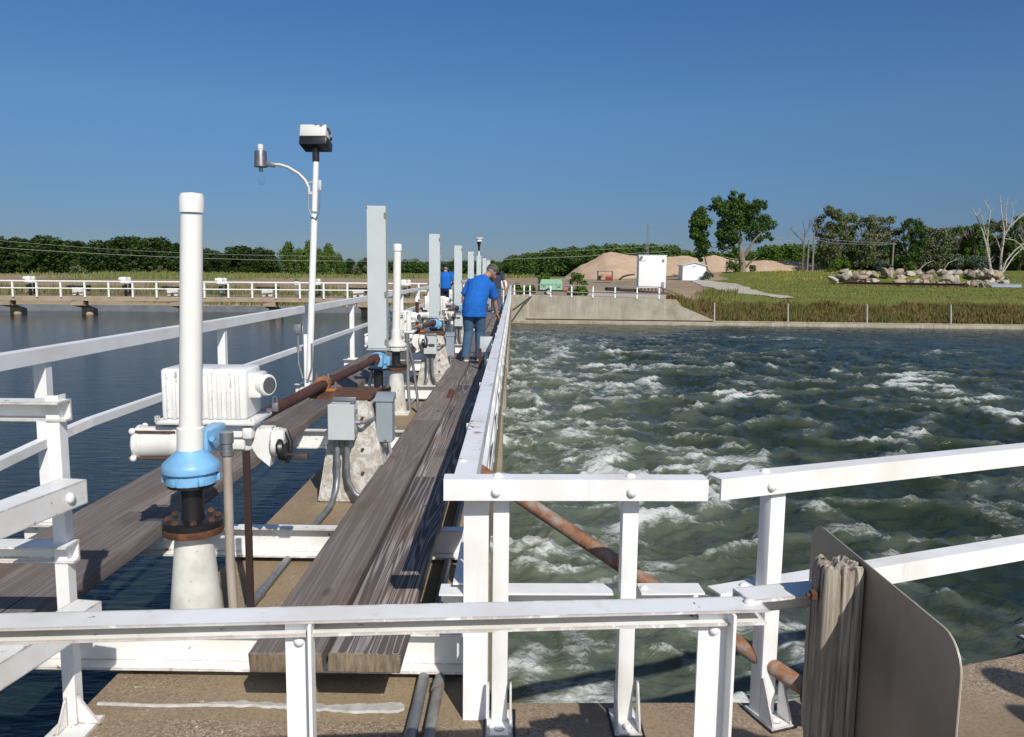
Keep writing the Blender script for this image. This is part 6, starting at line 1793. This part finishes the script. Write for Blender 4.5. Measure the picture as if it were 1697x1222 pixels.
person((-0.655, 13.0, 0.0), 0, dict(
    hipL=(-.085, .02, .86), hipR=(.105, .03, .86), knL=(-.085, .06, .47), knR=(.10, .11, .47), anL=(-.125, -.05, .09), anR=(.105, .07, .09), ftL=(-.05, .16, 0), ftR=(.03, .165, 0),
    chest=(.075, .12, 1.20), neck=(.19, .27, 1.38), head=(.285, .38, 1.455), face=(.62, .70, -.42), headup=(.38, .30, .88),
    shL=(-.055, .17, 1.295), shR=(.275, .22, 1.24), elL=(-.175, .14, 1.01), wrL=(-.06, .37, .98), handL=(.6, .7, -.1), elR=(.33, .34, .985), wrR=(.365, .44, .765), handR=(.30, .15, -.75), palmL=(0, 0, 1), palmR=(-.4, .8, 0), hem=-.14),
    'man in a bright blue shirt and camouflage cap bending to touch the right railing', BLUESHIRT, JEANS, CAMO, GREYHAIR, TANSHOE)
STAND = dict(hipL=(-.095, 0, .90), hipR=(.095, 0, .90), knL=(-.10, .03, .49), knR=(.10, .03, .49), anL=(-.11, -.02, .09), anR=(.11, -.02, .09), ftL=(-.03, .16, 0), ftR=(.03, .16, 0),
    chest=(0, .02, 1.28), neck=(0, .03, 1.47), head=(0, .07, 1.58), face=(.05, 1, -.25), headup=(0, .15, 1), shL=(-.20, .02, 1.41), shR=(.20, .02, 1.41),
    elL=(-.27, .02, 1.11), wrL=(-.20, .22, 1.0), handL=(.5, .8, -.1), elR=(.27, .02, 1.11), wrR=(.20, .22, 1.0), handR=(-.5, .8, -.1), palmL=(0, 0, 1), palmR=(0, 0, 1), hem=-.02)
person((-2.33, 27.0, 0.0), 0, dict(STAND), 'man in blue shirt and dark trousers standing between grey boxes with his back turned', BLUESHIRT, NAVY, NAVY, GREYHAIR, DARKSHOE, belt=BLACK)
J3 = dict(STAND); J3.update(elR=(.28, .0, 1.12), wrR=(.32, .14, .90), handR=(.1, .25, -1), palmR=(0, 1, 0), head=(.02, .09, 1.56), face=(.3, 1, -.4))
person((-0.66, 29.0, 0.0), 0, J3, 'man in a dark navy shirt and jeans half hidden behind the bending man', m_cloth('dark_slate_cotton', (0.045, 0.055, 0.085)), JEANS, NAVY, HAIR, TANSHOE)
# hanging white things near the far man
b = MB(); b.ball((-0.40, 30.2, 0.98), (.15, .12, .2)); b.cyl((-0.40, 30.2, 0.0), (-0.40, 30.2, .85), .03, 8)
tag(b.build('white_float', PVC), 'rounded white float on a short stem beside the man in navy', 'float')
b = MB(); b.box((-0.42, 12.4, .33), (.20, .16, .24), bev=.01); b.cyl((-0.42, 12.4, -.3), (-0.42, 12.4, .25), .03, 8)
tag(b.build('rail_box', GREYBOX), 'grey electrical box on a stem between the bending man and the right railing', 'junction box')
b = MB(); b.box((-0.50, 11.9, -.0), (.05, .03, .62)); tag(b.build('rusty_stake', SHAFT), 'short rust brown stake beside the feet of the bending man', 'stake')
# two onlookers at the corner barrier whose shadows reach into the picture
if True:
    J4 = dict(STAND)
    person((1.62, 1.05, SLAB), R(-20), J4, 'onlooker in a grey shirt standing at the corner barrier beside the camera', m_cloth('grey_cotton', (.2, .2, .2)), JEANS, NAVY, HAIR, DARKSHOE)
    person((2.95, 1.55, SLAB), R(-10), dict(STAND), 'onlooker in a tan shirt farther right along the corner barrier', m_cloth('tan_cotton', (.4, .32, .22)), NAVY, CAMO, HAIR, DARKSHOE)
